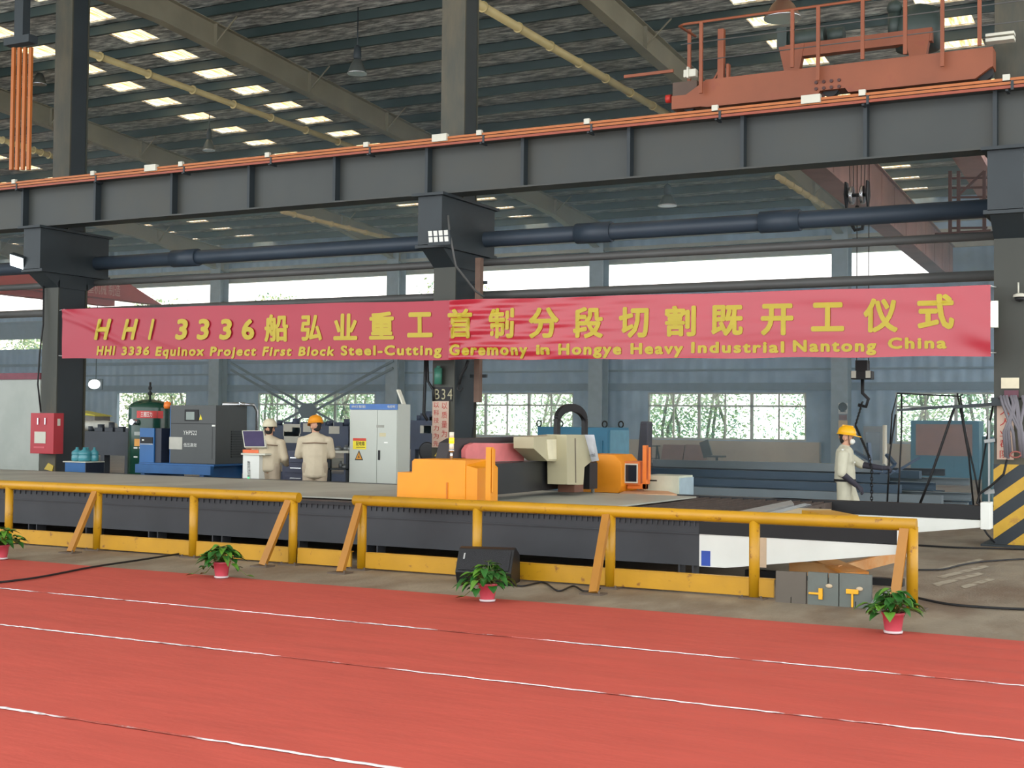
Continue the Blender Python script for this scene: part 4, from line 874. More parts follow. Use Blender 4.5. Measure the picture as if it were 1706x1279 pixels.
m = MB(); m.tube([pY(1678, 765, 20.7), pY(1672, 790, 20.7), pY(1650, 810, 20.75), pY(1632, 822, 20.8), pY(1628, 838, 20.8), pY(1640, 845, 20.8), pY(1655, 842, 20.8)], .018); m.tube([pY(1632, 870, 20.9), pY(1645, 890, 20.9), pY(1658, 904, 20.9)], .015); m.build('black_hose', M_black, hg)
m = MB(); m.obox(pY(1640, 735, 20.85), pY(1658, 733, 20.85), .05, .05).obox(pY(1648, 700, 20.9), pY(1648, 850, 20.9), .03, .03).obox(pY(1640, 820, 20.9), pY(1657, 818, 20.9), .06, .06); m.build('valve_manifold', mat('dull_metal', (150, 152, 150), .4, .5), hg)
# ================================================================== POTTED PLANTS
def leaf(m, base, d, L, wd, droop, mi):
    """heart-shaped leaf: folded along the midrib and bent down"""
    d = Vector(d).normalized(); side = d.cross(ZV)
    if side.length < .05: side = XV.copy()
    side.normalize(); up = side.cross(d).normalized(); rows = []
    for t, w_ in ((0, .0), (.08, .62), (.28, 1.0), (.55, .8), (.8, .42), (1, 0)):
        c = base+d*L*t+up*(-droop*L*t*t); y = w_*wd/2
        rows.append([c-side*y+up*y*.35, c, c+side*y+up*y*.35])
    pr = None
    for r in rows:
        v = [m.bm.verts.new(p) for p in r]
        if pr:
            for i in range(2): f = m.bm.faces.new((pr[i], pr[i+1], v[i+1], v[i])); f.smooth = True; f.material_index = mi
        pr = v
def plant(px, py, seed, label, hgt=1.0, spread=1.0, trail=False):
    p = pZ(px, py, .018); t_ = thing('potted_pothos', label, 'plant', p, 'potted plants along the carpet edge'); rnd = random.Random(seed); s = 1.0
    m = MB(); m.lathe(p, [(.0, 0), (.068, 0), (.07, .02), (.09, .155), (.098, .158), (.098, .178), (.09, .178), (.086, .15), (0, .15)], n=28); m.build('pot', M_pot, t_)
    MB().lathe(p, [(0, .148), (.084, .15), (.05, .16), (0, .162)], n=20).build('soil', M_soil, t_)
    if trail is not None: MB().lathe(p, [(.0, .0005), (.078, .0005), (.082, .02), (.07, .022)], n=28).build('saucer', mat('clear_saucer', (200, 190, 190), .2), t_)
    m = MB(); st = MB(); n = 74
    for i in range(n):
        a = rnd.uniform(0, 2*math.pi); rr = rnd.uniform(.02, .22)*spread; h = (.36-rr*.8+rnd.uniform(-.05, .05))*hgt; h = max(.12, h)
        b0 = p+Vector((rnd.uniform(-.03, .03), rnd.uniform(-.03, .03), .15)); e = p+Vector((math.cos(a)*rr, math.sin(a)*rr, h))
        mid = (b0+e)/2+Vector((math.cos(a)*.01, math.sin(a)*.01, .05)); st.tube([b0, mid, e], .0028, 5)
        dr = Vector((math.cos(a+rnd.uniform(-.6, .6)), math.sin(a+rnd.uniform(-.6, .6)), rnd.uniform(-.35, .35)))
        leaf(m, e, dr, rnd.uniform(.09, .15), rnd.uniform(.07, .105), rnd.uniform(.2, .6), 1 if rnd.random() < .3 else 0)
    if trail:
        for a, L in trail:
            b0 = p+Vector((0, 0, .16)); pts = [b0, b0+Vector((math.cos(a)*.1, math.sin(a)*.1, .03)), p+Vector((math.cos(a)*L*.6, math.sin(a)*L*.6, .12)), p+Vector((math.cos(a)*L, math.sin(a)*L, .03))]
            st.tube(pts, .003, 5); leaf(m, pts[-1], (math.cos(a), math.sin(a), -.1), .09, .07, .1, 1); leaf(m, pts[2], (math.cos(a+1), math.sin(a+1), .1), .08, .06, .3, 0); leaf(m, pts[2]+Vector((0, 0, .0)), (math.cos(a-1), math.sin(a-1), -.4), .07, .05, .3, 0)
    m.build('foliage', [M_leaf, M_leaf2], t_); st.build('stems', mat('plant_stem', (96, 120, 50), .6), t_)
plant(2, 931, 1, 'potted pothos cut off by the left edge of the photo')
plant(369, 962, 2, 'potted pothos with trailing stems in front of the left fence', .95, .85, [(3.0, .26), (3.5, .33), (.3, .3)])
plant(812, 1001, 3, 'potted pothos in front of the black stage monitor', 1.0, 1.05, [(3.3, .25)])
plant(1488, 1054, 4, 'potted pothos at the right end of the yellow fence', 1.0, .95)

# ================================================================== STAGE MONITOR
a = pZ(764, 973, .0); mon = thing('stage_monitor', 'black wedge stage monitor speaker on the floor behind a potted plant', 'speaker', a+Vector((.3, .2, 0)))
rotm = Matrix.Rotation(math.radians(16), 3, 'Z'); o0 = Vector((a.x-.02, a.y, 0))
def mp(x, y, z): return o0+rotm @ Vector((x, y, z))
prof = [(0, 0), (-.1, .145), (.075, .385), (.17, .4), (.4, .3), (.42, .0)]
m = MB(); m.prism([mp(0, y, z) for y, z in prof], rotm @ Vector((.62, 0, 0))); m.build('cabinet', mat('black_speaker_shell', (24, 24, 26), .5, 0, .1, 20, .2, 80), mon, bevel=.012)
M_grille = mat('speaker_grille', (34, 34, 37), .45, .3, .3, 60, .4, 150)
m = MB(); nrm = rotm @ Vector((0, -.81, .59)); m.prism([mp(.03, -.085, .165)+nrm*.006, mp(.59, -.085, .165)+nrm*.006, mp(.59, .06, .365)+nrm*.006, mp(.03, .06, .365)+nrm*.006], nrm*.006); g_ = m.build('grille', M_grille, mon)
m = MB(); u_ = rotm @ XV; c = mp(.07, -.01, .27)+nrm*.014; sl = (mp(0, .06, .365)-mp(0, -.085, .165)).normalized(); m.prism([c, c+u_*.018, c+u_*.018+sl*.075, c+sl*.075], nrm*.002); m.build('silver_badge', M_chrome, g_)

# ================================================================== ELECTRICAL CABINET
Y = 19.5; a, b = pY(581, 800, Y), pY(662, 673, Y); zt = b.z; xr = b.x; yb = pX(683, 740, xr).y
ec = thing('electrical_cabinet', 'tall pale grey electrical cabinet with yellow warning labels behind the table', 'cabinet', ((a.x+xr)/2, (Y+yb)/2, 0))
M_cab = mat('pale_grey_cabinet', (184, 188, 178), .4, 0, .03, 2)
MB().box(a.x, xr, Y+.02, yb, 0, zt).build('body', M_cab, ec, bevel=.006)
xm = pY(628, 740, Y).x; zb_ = zt-.1
for x0, x1 in ((a.x+.008, xm-.004), (xm+.004, xr-.008)): d_ = MB().box(x0, x1, Y, Y+.02, .08, zb_-.01).build('door', M_cab, ec, bevel=.003)
q0 = pY(630, 766, Y-.01); MB().box(xm+.03, xm+.07, Y-.012, Y, q0.z, q0.z+.17).build('handle', M_black, d_, bevel=.004)
MB().box(a.x, xr, Y, Y+.02, zb_, zt).build('blue_header', mat('header_blue', (56, 104, 168), .4), ec)
m = MB(); add_text(m, '纳仕智能', (a.x+.04, Y-.001, zb_+.03), XV, ZV, .3, .05, .01, 0, False); add_text(m, '电控柜', (xr-.2, Y-.001, zb_+.03), XV, ZV, .16, .05, .01, 0, False); m.build('header_lettering', M_pale, ec)
q0, q1 = pY(588, 748, Y-.003), pY(610, 730, Y-.003); wl = MB().box(q0.x, q1.x, Y-.004, Y, q0.z, q1.z).build('warning_label', mat('label_yellow', (226, 206, 40), .5), ec)
MB().box(q0.x, q1.x, Y-.006, Y-.004, q1.z-.045, q1.z).build('red_strip', mat('label_red', (196, 60, 40), .5), wl)
m = MB(); add_text(m, '配电箱', (q0.x+.07, Y-.007, q0.z+.065), XV, ZV, (q1.x-q0.x)*.65, .075, .01, 0, False); m.box(q0.x+.07, q1.x-.02, Y-.006, Y-.004, q0.z+.03, q0.z+.04); m.build('black_characters', M_black, wl)
q0, q1 = pY(591, 766, Y-.003), pY(605, 750, Y-.003); m = MB(); m.prism([(q0.x, Y, q0.z), (q1.x, Y, q0.z), ((q0.x+q1.x)/2, Y, q1.z)], (0, -.004, 0)); tl_ = m.build('warning_triangle', M_black, ec)
m = MB(); cx_, w2, z2 = (q0.x+q1.x)/2, (q1.x-q0.x)*.38, q0.z+.015; m.prism([(cx_-w2, Y-.004, z2), (cx_+w2, Y-.004, z2), (cx_, Y-.004, q1.z-.03)], (0, -.002, 0)); m.build('orange_field', mat('label_orange', (206, 140, 40), .5), tl_)
m = MB(); m.prism([(cx_-.01, Y-.0065, z2+.05), (cx_-.02, Y-.0065, z2+.03), (cx_+.005, Y-.0065, z2+.03), (cx_-.005, Y-.0065, z2+.005), (cx_+.02, Y-.0065, z2+.045), (cx_, Y-.0065, z2+.045), (cx_+.012, Y-.0065, z2+.09)], (0, -.001, 0)); m.build('bolt_symbol', M_black, tl_)
for (u0, v0, u1, v1, c_) in ((627, 712, 640, 708, (150, 150, 140)), (632, 727, 643, 721, (196, 186, 150)), (640, 738, 646, 736, (226, 226, 220))):
    q0, q1 = pY(u0, v0, Y), pY(u1, v1, Y); MB().box(q0.x, q1.x, Y-.003, Y, q0.z, q1.z).build('faded_sticker', mat('sticker_%d' % u0, c_, .6), ec)
a = pY(673, 672, Y+.4); m = MB(); m.obox((a.x, a.y, zt-.0), (a.x-.12, a.y, zt+.26), .1, .03); tag(m.build('white_offcut', M_pale), 'white strip leaning on top of the electrical cabinet', 'strip')
MB()

# ================================================================== AIR COMPRESSOR AND TANK
Y = 19.6; a, b = pY(281, 771, Y), pY(360, 675, Y); zt = b.z; z0 = a.z; xr = b.x; yb = pX(411, 720, xr).y
cp = thing('air_compressor', 'dark grey air compressor cabinet on a blue skid beside the green tank', 'air compressor', ((a.x+xr)/2, (Y+yb)/2, 0))
M_comp = mat('compressor_grey', (66, 69, 68), .45, 0, .05, 2)
MB().box(a.x+.03, xr, Y, yb, z0, zt).build('body', M_comp, cp, bevel=.012)
MB().box(a.x, a.x+.03, Y+.02, yb, z0, zt).build('blue_side', M_bluem, cp)
q0, q1 = pY(308, 701, Y), pY(331, 682, Y); cpn = MB().box(q0.x, q1.x, Y-.015, Y, q0.z, q1.z).build('control_panel', M_black, cp, bevel=.01)
q0, q1 = pY(311, 699, Y), pY(325, 686, Y); MB().box(q0.x, q1.x, Y-.02, Y-.015, q0.z, q1.z).build('display', mat('grey_display', (120, 132, 124), .2), cpn)
q0, q1 = pY(332, 699, Y), pY(337, 690, Y); m = MB(); m.prism([(q0.x, Y, q0.z), (q1.x, Y, q0.z), ((q0.x+q1.x)/2, Y, q1.z)], (0, -.004, 0)); m.build('yellow_triangle', mat('label_yellow', (226, 206, 40)), cp)
q0, q1 = pY(282, 748, Y), pY(304, 728, Y); MB().box(q0.x, q1.x, Y-.006, Y, q0.z, q1.z).build('data_plate', mat('data_plate', (178, 176, 164), .5), cp)
m = MB(); q0, q1 = pY(306, 724, Y-.004), pY(328, 717, Y-.004); add_text(m, 'YHPS22', q0, XV, ZV, q1.x-q0.x, q1.z-q0.z, .012, .15, True); q0, q1 = pY(306, 744, Y-.004), pY(328, 738, Y-.004); add_text(m, '低压高效', q0, XV, ZV, q1.x-q0.x, q1.z-q0.z, .012, 0, False); m.build('white_lettering', M_white, cp)
m = MB(); q = pY(282, 705, Y); m.box(a.x+.04, xr-.02, Y-.003, Y, q.z-.006, q.z+.004); q = pY(354, 709, Y); m.box(q.x, q.x+.006, Y-.003, Y, z0+.1, q.z); m.build('door_seam', M_black, cp)
q = pY(355, 709, Y-.01); MB().box(q.x-.02, q.x+.05, Y-.02, Y, q.z-.015, q.z+.015).build('latch', M_white, cp)
m = MB(); z_a = z0+.12; z_b = pX(385, 716, xr).z
n_ = 11
for k in range(n_): z = z_a+(z_b-z_a)*k/n_; m.box(xr, xr+.02, Y+.45, yb-.15, z, z+.03)
m.build('louvres', mat('louvre_dark', (48, 52, 52), .5), cp)
m = MB(); m.tube([(xr+.05, yb-.3, zt+.04), (xr+.12, yb+.05, zt+.02), (xr+.13, yb+.15, zt-.1), (xr+.13, yb+.15, .3)], .03).cyl((xr-.2, yb-.5, zt+.02), (xr+.1, yb-.2, zt+.03), .04); m.build('silver_pipe', M_chrome, cp)
a2, b2 = pY(225, 787, Y-.25), pY(360, 777, Y-.25); m = MB(); m.box(a2.x, xr+.1, Y-.25, Y-.15, a2.z, b2.z+.0).box(a2.x, xr+.1, yb, yb+.1, a2.z, b2.z); 
m.box(a2.x, xr+.1, Y-.15, yb, z0-.03, z0).box(a2.x+.1, a2.x+.2, Y-.2, yb, 0, z0-.03).box(xr-.2, xr-.1, Y-.2, yb, 0, z0-.03); m.build('blue_skid', mat('skid_blue', (26, 86, 140), .45), cp)
p = pY(279, 672, Y+.2); tag(MB().lathe((p.x, p.y, p.z-.1), [(0, .0), (.06, .0), (.075, .05), (.065, .12), (0, .15)], n=14).build('safety_valve', mat('orange_cap', (226, 120, 40), .4)), 'orange round valve cap between the tank and the compressor', 'valve cap')
# dryer
a, b = pY(232, 771, Y), pY(257, 713, Y); xr2 = b.x; dr_ = thing('air_dryer', 'blue refrigerated air dryer box between the tank and the compressor', 'air dryer', (a.x+.2, Y+.3, a.z))
MB().box(a.x, xr2, Y, Y+.03, a.z, b.z).build('blue_front', M_bluem, dr_, bevel=.004); x3 = pY(279, 740, Y+.3).x; MB().box(a.x+.005, xr2+.16, Y+.03, Y+.75, a.z-.0, b.z-.003).build('dark_body', mat('dark_navy', (38, 44, 58), .5), dr_)
q0, q1 = pY(234, 738, Y), pY(255, 728, Y); m = MB(); m.box(q0.x, q1.x, Y-.01, Y, q0.z, q1.z); m.build('gauge_strip', M_black, dr_); MB().box(q0.x+.05, q0.x+.1, Y-.014, Y-.01, q0.z+.05, q0.z+.08).build('gauge', M_white, dr_); MB().box(q0.x, q1.x, Y-.008, Y, q0.z-.02, q0.z-.01).build('light_strip', M_pale, dr_)
# tank
Yt = 20.3; a, b = pY(215, 740, Yt), pY(271, 740, Yt); rt = (b.x-a.x)/2*.93; ct_ = Vector(((a.x+b.x)/2, Yt+.1, 0)); ztk = pY(243, 665, Yt).z
tk = thing('air_receiver_tank', 'dark green vertical air receiver tank with a domed top', 'tank', ct_)
zsh = ztk-rt*.42
MB().lathe(ct_, [(0, .12), (rt*.7, .16), (rt, .35)]+[(rt, zsh)]+[(rt*math.cos(k*math.pi/14), zsh+(ztk-zsh)*math.sin(k*math.pi/14)) for k in range(1, 8)], n=40).build('shell', mat('dark_green_gloss', (24, 62, 48), .2, 0, .08, 3), tk)
for k in range(3): t = 2.1*k; c = ct_+Vector((math.cos(t)*rt*.7, math.sin(t)*rt*.7, 0)); MB().box(c.x-.05, c.x+.05, c.y-.05, c.y+.05, 0, .3).build('leg', M_black, tk)
m = MB(); m.cyl(ct_+Vector((0, 0, ztk-.02)), ct_+Vector((0, 0, ztk+.35)), .02).cyl(ct_+Vector((-.03, 0, ztk+.12)), ct_+Vector((.03, 0, ztk+.12)), .035).cyl(ct_+Vector((0, 0, ztk+.2)), ct_+Vector((0, 0, ztk+.26)), .035); m.build('relief_valve', M_black, tk)
def curved(px0, py0, px1, py1, name, mm, par):
    m = MB(); q0, q1 = pY(px0, py0, Yt-rt), pY(px1, py1, Yt-rt); n = 8; pr = None
    for k in range(n+1):
        x = q0.x+(q1.x-q0.x)*k/n; u = max(-.98, min(.98, (x-ct_.x)/rt)); y = ct_.y-rt*math.sqrt(1-u*u)-.006
        v = (m.bm.verts.new((x, y, q0.z)), m.bm.verts.new((x, y, q1.z)))
        if pr: m.bm.faces.new((pr[0], v[0], v[1], pr[1]))
        pr = v
    return m.build(name, mm, par)
curved(222, 696, 247, 684, 'red_label', mat('tank_label_red', (190, 60, 56), .5), tk); m = MB(); q = pY(226, 694, Yt-rt-.05); add_text(m, '三雁压力', (q.x, ct_.y-rt-.008, q.z), XV, ZV, .3, .1, .01, 0, False); m.build('label_lettering', M_white, tk)
for (u0, v0, u1, v1, nm, c_) in ((218, 743, 228, 731, 'orange_label', (214, 150, 60)), (218, 725, 227, 719, 'grey_label', (150, 156, 150)), (217, 747, 223, 745, 'white_tab', (226, 226, 220)), (225, 747, 231, 745, 'white_tab', (226, 226, 220)), (217, 762, 223, 760, 'white_tab', (226, 226, 220))):
    curved(u0, v0, u1, v1, nm, mat('tank_'+nm, c_, .5), tk)
q = pY(220, 703, Yt-rt-.05); m = MB(); m.cyl((q.x, q.y-.02, q.z), (q.x, q.y+.15, q.z), .06, n=16); m.build('pressure_gauge', M_chrome, tk)

# ================================================================== CONTROL KIOSK, LAPTOP, BENCHES
Y = 18.75; a, b = pY(404, 800, Y), pY(432, 758, Y)
ks = thing('control_kiosk', 'white machine control kiosk left of the man in the white helmet', 'kiosk', ((a.x+b.x)/2, Y+.3, 0))
MB().box(a.x, b.x, Y, Y+.55, 0, b.z).build('body', M_white, ks, bevel=.008); MB().box(a.x-.02, b.x+.15, Y-.03, Y+.6, b.z, b.z+.03).build('shelf', M_pale, ks)
m = MB(); q = pY(414, 795, Y-.003); 
m = MB()
for j, ch in enumerate('数控切割'): q = pY(412, 775+7.5*j, Y-.003); add_text(m, ch, q, XV, ZV, .07, .08, .012, 0, False)
m.build('black_characters', M_black, ks)
q = pY(414, 796, Y-.004); MB().ball(q, .015).build('green_light', mat('green_led', (60, 255, 120), .3, emit=(60, 255, 120), estr=4), ks)
q = pY(425, 756, Y+.2); MB().box(q.x-.2, q.x+.15, q.y-.1, q.y+.1, b.z+.03, b.z+.09).ball((q.x, q.y, b.z+.12), .08, (1.2, 1, .6)).build('orange_tray', mat('tray_orange', (226, 110, 60), .5), ks)
mo = thing('monitor', 'tilted flat monitor above the white kiosk', 'monitor', pY(415, 742, Y+.2))
q = [pY(403, 717, Y+.25), pY(440, 717, Y+.25), pY(443, 745, Y+.0), pY(407, 745, Y+.0)]; m = MB(); m.prism([q[3], q[2], q[1], q[0]], (0, .05, -.02)); m.build('case', M_pale, mo)
c = sum(q, Vector())/4; m = MB(); m.prism([c+(p_-c)*.9+Vector((0, -.004, .003)) for p_ in (q[3], q[2], q[1], q[0])], (0, -.004, .002)); m.build('screen', mat('dim_violet_screen', (74, 66, 98), .2), mo); MB().cyl((c.x-.1, c.y+.1, b.z+.03), (c.x-.1, c.y+.1, c.z), .025).build('stand', M_coldk, mo)
# navy chests behind the men
Y = 20.0; a, b = pY(470, 800, Y), pY(508, 752, Y); nv = thing('tool_chest', 'dark navy tool chest between the two men with their backs turned', 'tool chest', ((a.x+b.x)/2, Y+.2, 0))
M_navy = mat('navy_paint', (48, 54, 82), .4, 0, .1, 2); MB().box(a.x, b.x+.1, Y, Y+.6, 0, b.z).build('body', M_navy, nv, bevel=.01)
for k in range(4): z = b.z-.08-.19*k; o = MB().box(a.x+.06, b.x-.0, Y-.015, Y, z-.13, z).build('drawer', M_navy, nv, bevel=.004); MB().box(a.x+.2, a.x+.45, Y-.03, Y-.015, z-.05, z-.03).build('handle', M_chrome, o)
# shelf bench
Y = 20.2; a, b = pY(546, 795, Y), pY(580, 752, Y); bn = thing('work_bench', 'grey work bench with shelves full of parts left of the electrical cabinet', 'bench', ((a.x+b.x)/2, Y+.3, 0))
m = MB(); m.box(a.x, b.x, Y, Y+.7, b.z-.03, b.z+.01); m.build('bench_top', M_pale, bn); q = pY(560, 780, Y)
for z in (q.z, .35): MB().box(a.x, b.x, Y, Y+.7, z-.03, z).build('shelf', M_coldk, bn)
for x in (a.x, b.x-.05):
    for y in (Y, Y+.65): MB().box(x, x+.05, y, y+.05, 0, b.z-.03).build('leg', M_coldk, bn)
MB().box(a.x+.05, b.x-.05, Y+.66, Y+.68, .1, b.z-.05).build('back_panel', mat('grey_green_panel', (126, 142, 138), .5), bn)
rnd = random.Random(8); M_part = mat('metal_parts', (120, 124, 124), .4, .5, .3, 9)
for i in range(7):
    x = a.x+.1+(b.x-a.x-.2)*i/6; h_ = rnd.uniform(.06, .16); zz = (b.z+.01, q.z, .35)[i % 3]; r_ = rnd.uniform(.04, .08)
    o = MB().lathe((x, Y+.25+rnd.uniform(-.08, .1), zz), [(0, 0), (r_, 0), (r_, h_*.6), (r_*.5, h_*.7), (r_*.5, h_), (0, h_)], n=12).build('machine_part', M_part)
    tag(o, 'small turned metal part lying on the grey work bench', 'machine part', 'parts on the grey bench')
# long dark machines in the middle distance
def framed(px0, px1, pyt, Y, depth, label, mm, labels=()):
    a, b = pY(px0, pyt, Y), pY(px1, pyt, Y); t_ = thing('workshop_machine', label, 'machine', ((a.x+b.x)/2, Y, 0)); h_ = a.z
    m = MB(); m.box(a.x, b.x, Y, Y+depth, h_*.62, h_); m.build('bed', mm, t_); MB().box(a.x, b.x, Y+.1, Y+depth, 0.05, h_*.3).build('lower_beam', mm, t_)
    n = max(2, int((b.x-a.x)/1.1)); 
    for k in range(n+1): x = a.x+(b.x-a.x-.12)*k/n; MB().box(x, x+.12, Y+.02, Y+.2, 0, h_*.95).build('upright', mm, t_)
    for (u, v, w_) in labels: q = pY(u, v, Y-.01); MB().box(q.x, q.x+w_, Y-.012, Y-.0, q.z-w_*.3, q.z+w_*.3).build('pale_label', M_pale, t_)
    for k in range(5): x = a.x+(b.x-a.x)*(k+.5)/5; m = MB(); m.cyl((x, Y+.3, h_), (x, Y+.3, h_+.12+.05*(k % 3)), .07+.02*(k % 2)).box(x+.2, x+.45, Y+.2, Y+.5, h_, h_+.09); m.build('top_fitting', mm, t_)
    return t_
M_mdk = mat('dark_machine', (54, 60, 68), .5, 0, .2, 2); M_mdb = mat('dusky_blue_machine', (64, 74, 96), .5, 0, .2, 2)
framed(128, 214, 718, 23.0, 1.2, 'dark machine frame left of the green tank', M_mdk)
framed(440, 580, 708, 26.0, 1.3, 'long dark machine behind the two men with pale labels', M_mdb, ((472, 716, .5), (487, 717, .25), (473, 728, .45), (548, 716, .3), (505, 712, .35)))
framed(684, 722, 700, 26.5, 1.0, 'dark machine right of the electrical cabinet', M_mdb, ((700, 715, .3), (706, 715, .3)))
q = pY(712, 752, 22.3); m = MB(); m.lathe((q.x, q.y, q.z), [(.16, -.015), (.19, -.015), (.19, .015), (.16, .015)], n=20, axis='y')
for k in range(6): t = k*math.pi/3; m.obox((q.x, q.y, q.z), (q.x+.17*math.cos(t), q.y, q.z+.17*math.sin(t)), .025, .02)
m.cyl((q.x, q.y, q.z), (q.x, q.y+.5, q.z), .03).box(q.x-.1, q.x+.1, q.y+.4, q.y+.6, 0, q.z+.05); tag(m.build('hand_wheel', M_blk2), 'dark spoked hand wheel left of the centre column foot', 'hand wheel')
q0, q1 = pY(570, 655, 33), pY(640, 700, 33)
# white sacks and blue bench near the left column
for i, (px, w_) in enumerate(((140, .35), (156, .4), (172, .35))):
    q = pY(px, 716, 23.5); o = MB().ball((q.x, q.y, q.z+.1), .3, (w_/.25, .8, .42), 16).build('white_sack', mat('sack_cloth', (206, 206, 196), .8)); tag(o, 'white cloth bundle on the dark machine frame at left', 'bundle', 'white bundles on the machine frame')
q = pY(140, 700, 23.6); m = MB(); m.box(q.x-.35, q.x+.35, q.y, q.y+.5, pY(128, 718, 23.0).z, q.z+.1); o = m.build('grey_carton', mat('grey_carton', (120, 116, 110), .7)); tag(o, 'grey carton with a yellow lid on the dark machine frame', 'carton'); 
m = MB(); m.hull8([(q.x-.45, q.y-.05, q.z+.15), (q.x+.4, q.y-.05, q.z+.1), (q.x+.4, q.y+.55, q.z+.1), (q.x-.45, q.y+.55, q.z+.15), (q.x-.4, q.y, q.z+.24), (q.x+.35, q.y, q.z+.13), (q.x+.35, q.y+.5, q.z+.13), (q.x-.4, q.y+.5, q.z+.24)]); m.build('yellow_lid', mat('yellow_lid', (206, 200, 80), .5), o)
Y = 19.4; a, b = pY(108, 787, Y), pY(142, 769, Y); bb = thing('blue_cabinet', 'low blue cabinet with a white top at the foot of the left column', 'cabinet', ((a.x+b.x)/2, Y+.3, 0))
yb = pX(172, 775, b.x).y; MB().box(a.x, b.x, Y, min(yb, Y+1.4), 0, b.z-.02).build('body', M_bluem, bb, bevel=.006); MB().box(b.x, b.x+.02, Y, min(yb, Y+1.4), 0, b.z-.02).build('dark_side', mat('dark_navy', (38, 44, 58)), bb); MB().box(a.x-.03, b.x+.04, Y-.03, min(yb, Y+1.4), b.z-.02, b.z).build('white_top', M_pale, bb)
M_jug = mat('blue_green_plastic', (70, 140, 150), .15, 0, .1, 5)
for i, (px, rr) in enumerate(((113, .11), (128, .12), (146, .13), (160, .09))):
    q = pY(px, 768, Y+.25+.1*i); z = b.z; x = min(max(q.x, a.x+.1), b.x+.0)
    x = a.x+.12+(b.x-a.x-.24)*i/3
    o = MB().lathe((x, Y+.2+.16*(i % 2), z), [(0, 0), (rr*.9, 0), (rr, .03), (rr, .1), (rr*.92, .12), (rr, .14), (rr*.95, .19), (rr*.3, .24), (rr*.28, .28), (0, .28)], n=20).build('water_jug', M_jug); tag(o, 'blue-green water jug on the low blue cabinet', 'water jug', 'water jugs on the blue cabinet')

# grey panel room at far left
Yp = 23.2; a = pY(66, 700, Yp); zt = pY(30, 632, Yp).z; pr_ = thing('panel_cabin', 'pale grey panel cabin with a maroon top beam at the left edge', 'cabin', (a.x-3, Yp+1.5, 0))
m = striped('pale_panel', (176, 182, 174), (160, 168, 160), 0, 2.5, .5, .35, .02, .05); MB().box(a.x-6, a.x, Yp, Yp+.3, 0, zt).build('panels', m, pr_); MB().box(a.x-6, a.x+.03, Yp-.05, Yp+.1, zt, zt+.16).build('maroon_beam', mat('maroon_beam', (120, 52, 66), .5), pr_)
q = pY(80, 790, 20.2)
m = MB(); m.ball((COLS[0]-.05, 20.45, .28), .28, (1, .6, 1)); tag(m.build('dark_bag', M_blk2), 'dark sack slumped under the red fire cabinet', 'sack')
q = pY(80, 777, 20.88); m = MB(); m.prism([(q.x-.12, 20.88, q.z-.06), (q.x+.12, 20.88, q.z-.1), (q.x+.16, 20.88, q.z+.02), (q.x, 20.88, q.z+.08)], (0, .02, 0)); tag(m.build('yellow_tag_plate', mat('dull_yellow', (206, 178, 70))), 'small dull yellow plate under the red fire cabinet', 'plate')

# ================================================================== RIGHT BACKGROUND
Y = 23.0; a, b = pY(895, 770, Y), pY(1012, 712, Y); yb = pX(1047, 750, b.x).y; tr = thing('blue_transformer', 'large teal blue steel box with lifting eyes behind the cutting head', 'transformer box', ((a.x+b.x)/2, Y+.5, 0))
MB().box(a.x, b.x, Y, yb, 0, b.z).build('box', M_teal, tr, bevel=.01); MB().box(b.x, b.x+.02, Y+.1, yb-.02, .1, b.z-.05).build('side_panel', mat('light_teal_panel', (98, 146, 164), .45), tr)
for px in (898, 934): q = pY(px, 712, Y+.1); MB().tube([(q.x+.05*math.cos(t), q.y, b.z+.06+.06*math.sin(t)) for t in [k*math.pi/6 for k in range(13)]], .014).build('lifting_eye', M_black, tr)
for y_ in (Y+.1, yb-.15): MB().tube([(b.x-.1+.05*math.cos(t), y_, b.z+.06+.06*math.sin(t)) for t in [k*math.pi/6 for k in range(13)]], .014).build('lifting_eye', M_black, tr)
m = MB()
for k in range(9): x = a.x+.1+(b.x-a.x-.2)*k/8; m.box(x-.01, x+.01, Y-.03, Y, .2, b.z-.25)
m.build('cooling_ribs', M_teal, tr)
Y = 18.75; a, b = pY(1072, 800, Y), pY(1131, 793, Y); yb = pX(1154, 810, b.x).y; wbx = thing('white_cabinet', 'low cream and pale blue cabinet behind the far carriage', 'cabinet', ((a.x+b.x)/2, Y+.2, 0))
MB().box(a.x, b.x, Y, yb, 0, b.z).build('body', mat('cream_cabinet', (200, 204, 182), .45), wbx, bevel=.006); MB().box(b.x, b.x+.015, Y+.02, yb, .05, b.z-.03).build('side_panel', mat('pale_blue_panel', (166, 186, 194), .4), wbx); q = pY(1082, 800, Y); MB().box(q.x, q.x+.12, Y-.01, Y, q.z-.01, q.z+.01).build('handle', M_black, wbx)
# dark covered post behind
q0, q1 = pY(1056, 790, 27), pY(1078, 702, 27); m = MB(); m.hull8([(q0.x, 27, 0), (q1.x-.05, 27, 0), (q1.x-.05, 27.4, 0), (q0.x, 27.4, 0), (q0.x+.14, 27, q1.z), (q1.x+.02, 27, q1.z), (q1.x+.02, 27.3, q1.z), (q0.x+.14, 27.3, q1.z)]); tag(m.build('covered_post', mat('dark_tarp', (72, 70, 78), .6, 0, .2, 3, .4, 6), bevel=.04), 'dark tarpaulin covered post right of the teal box', 'covered post')
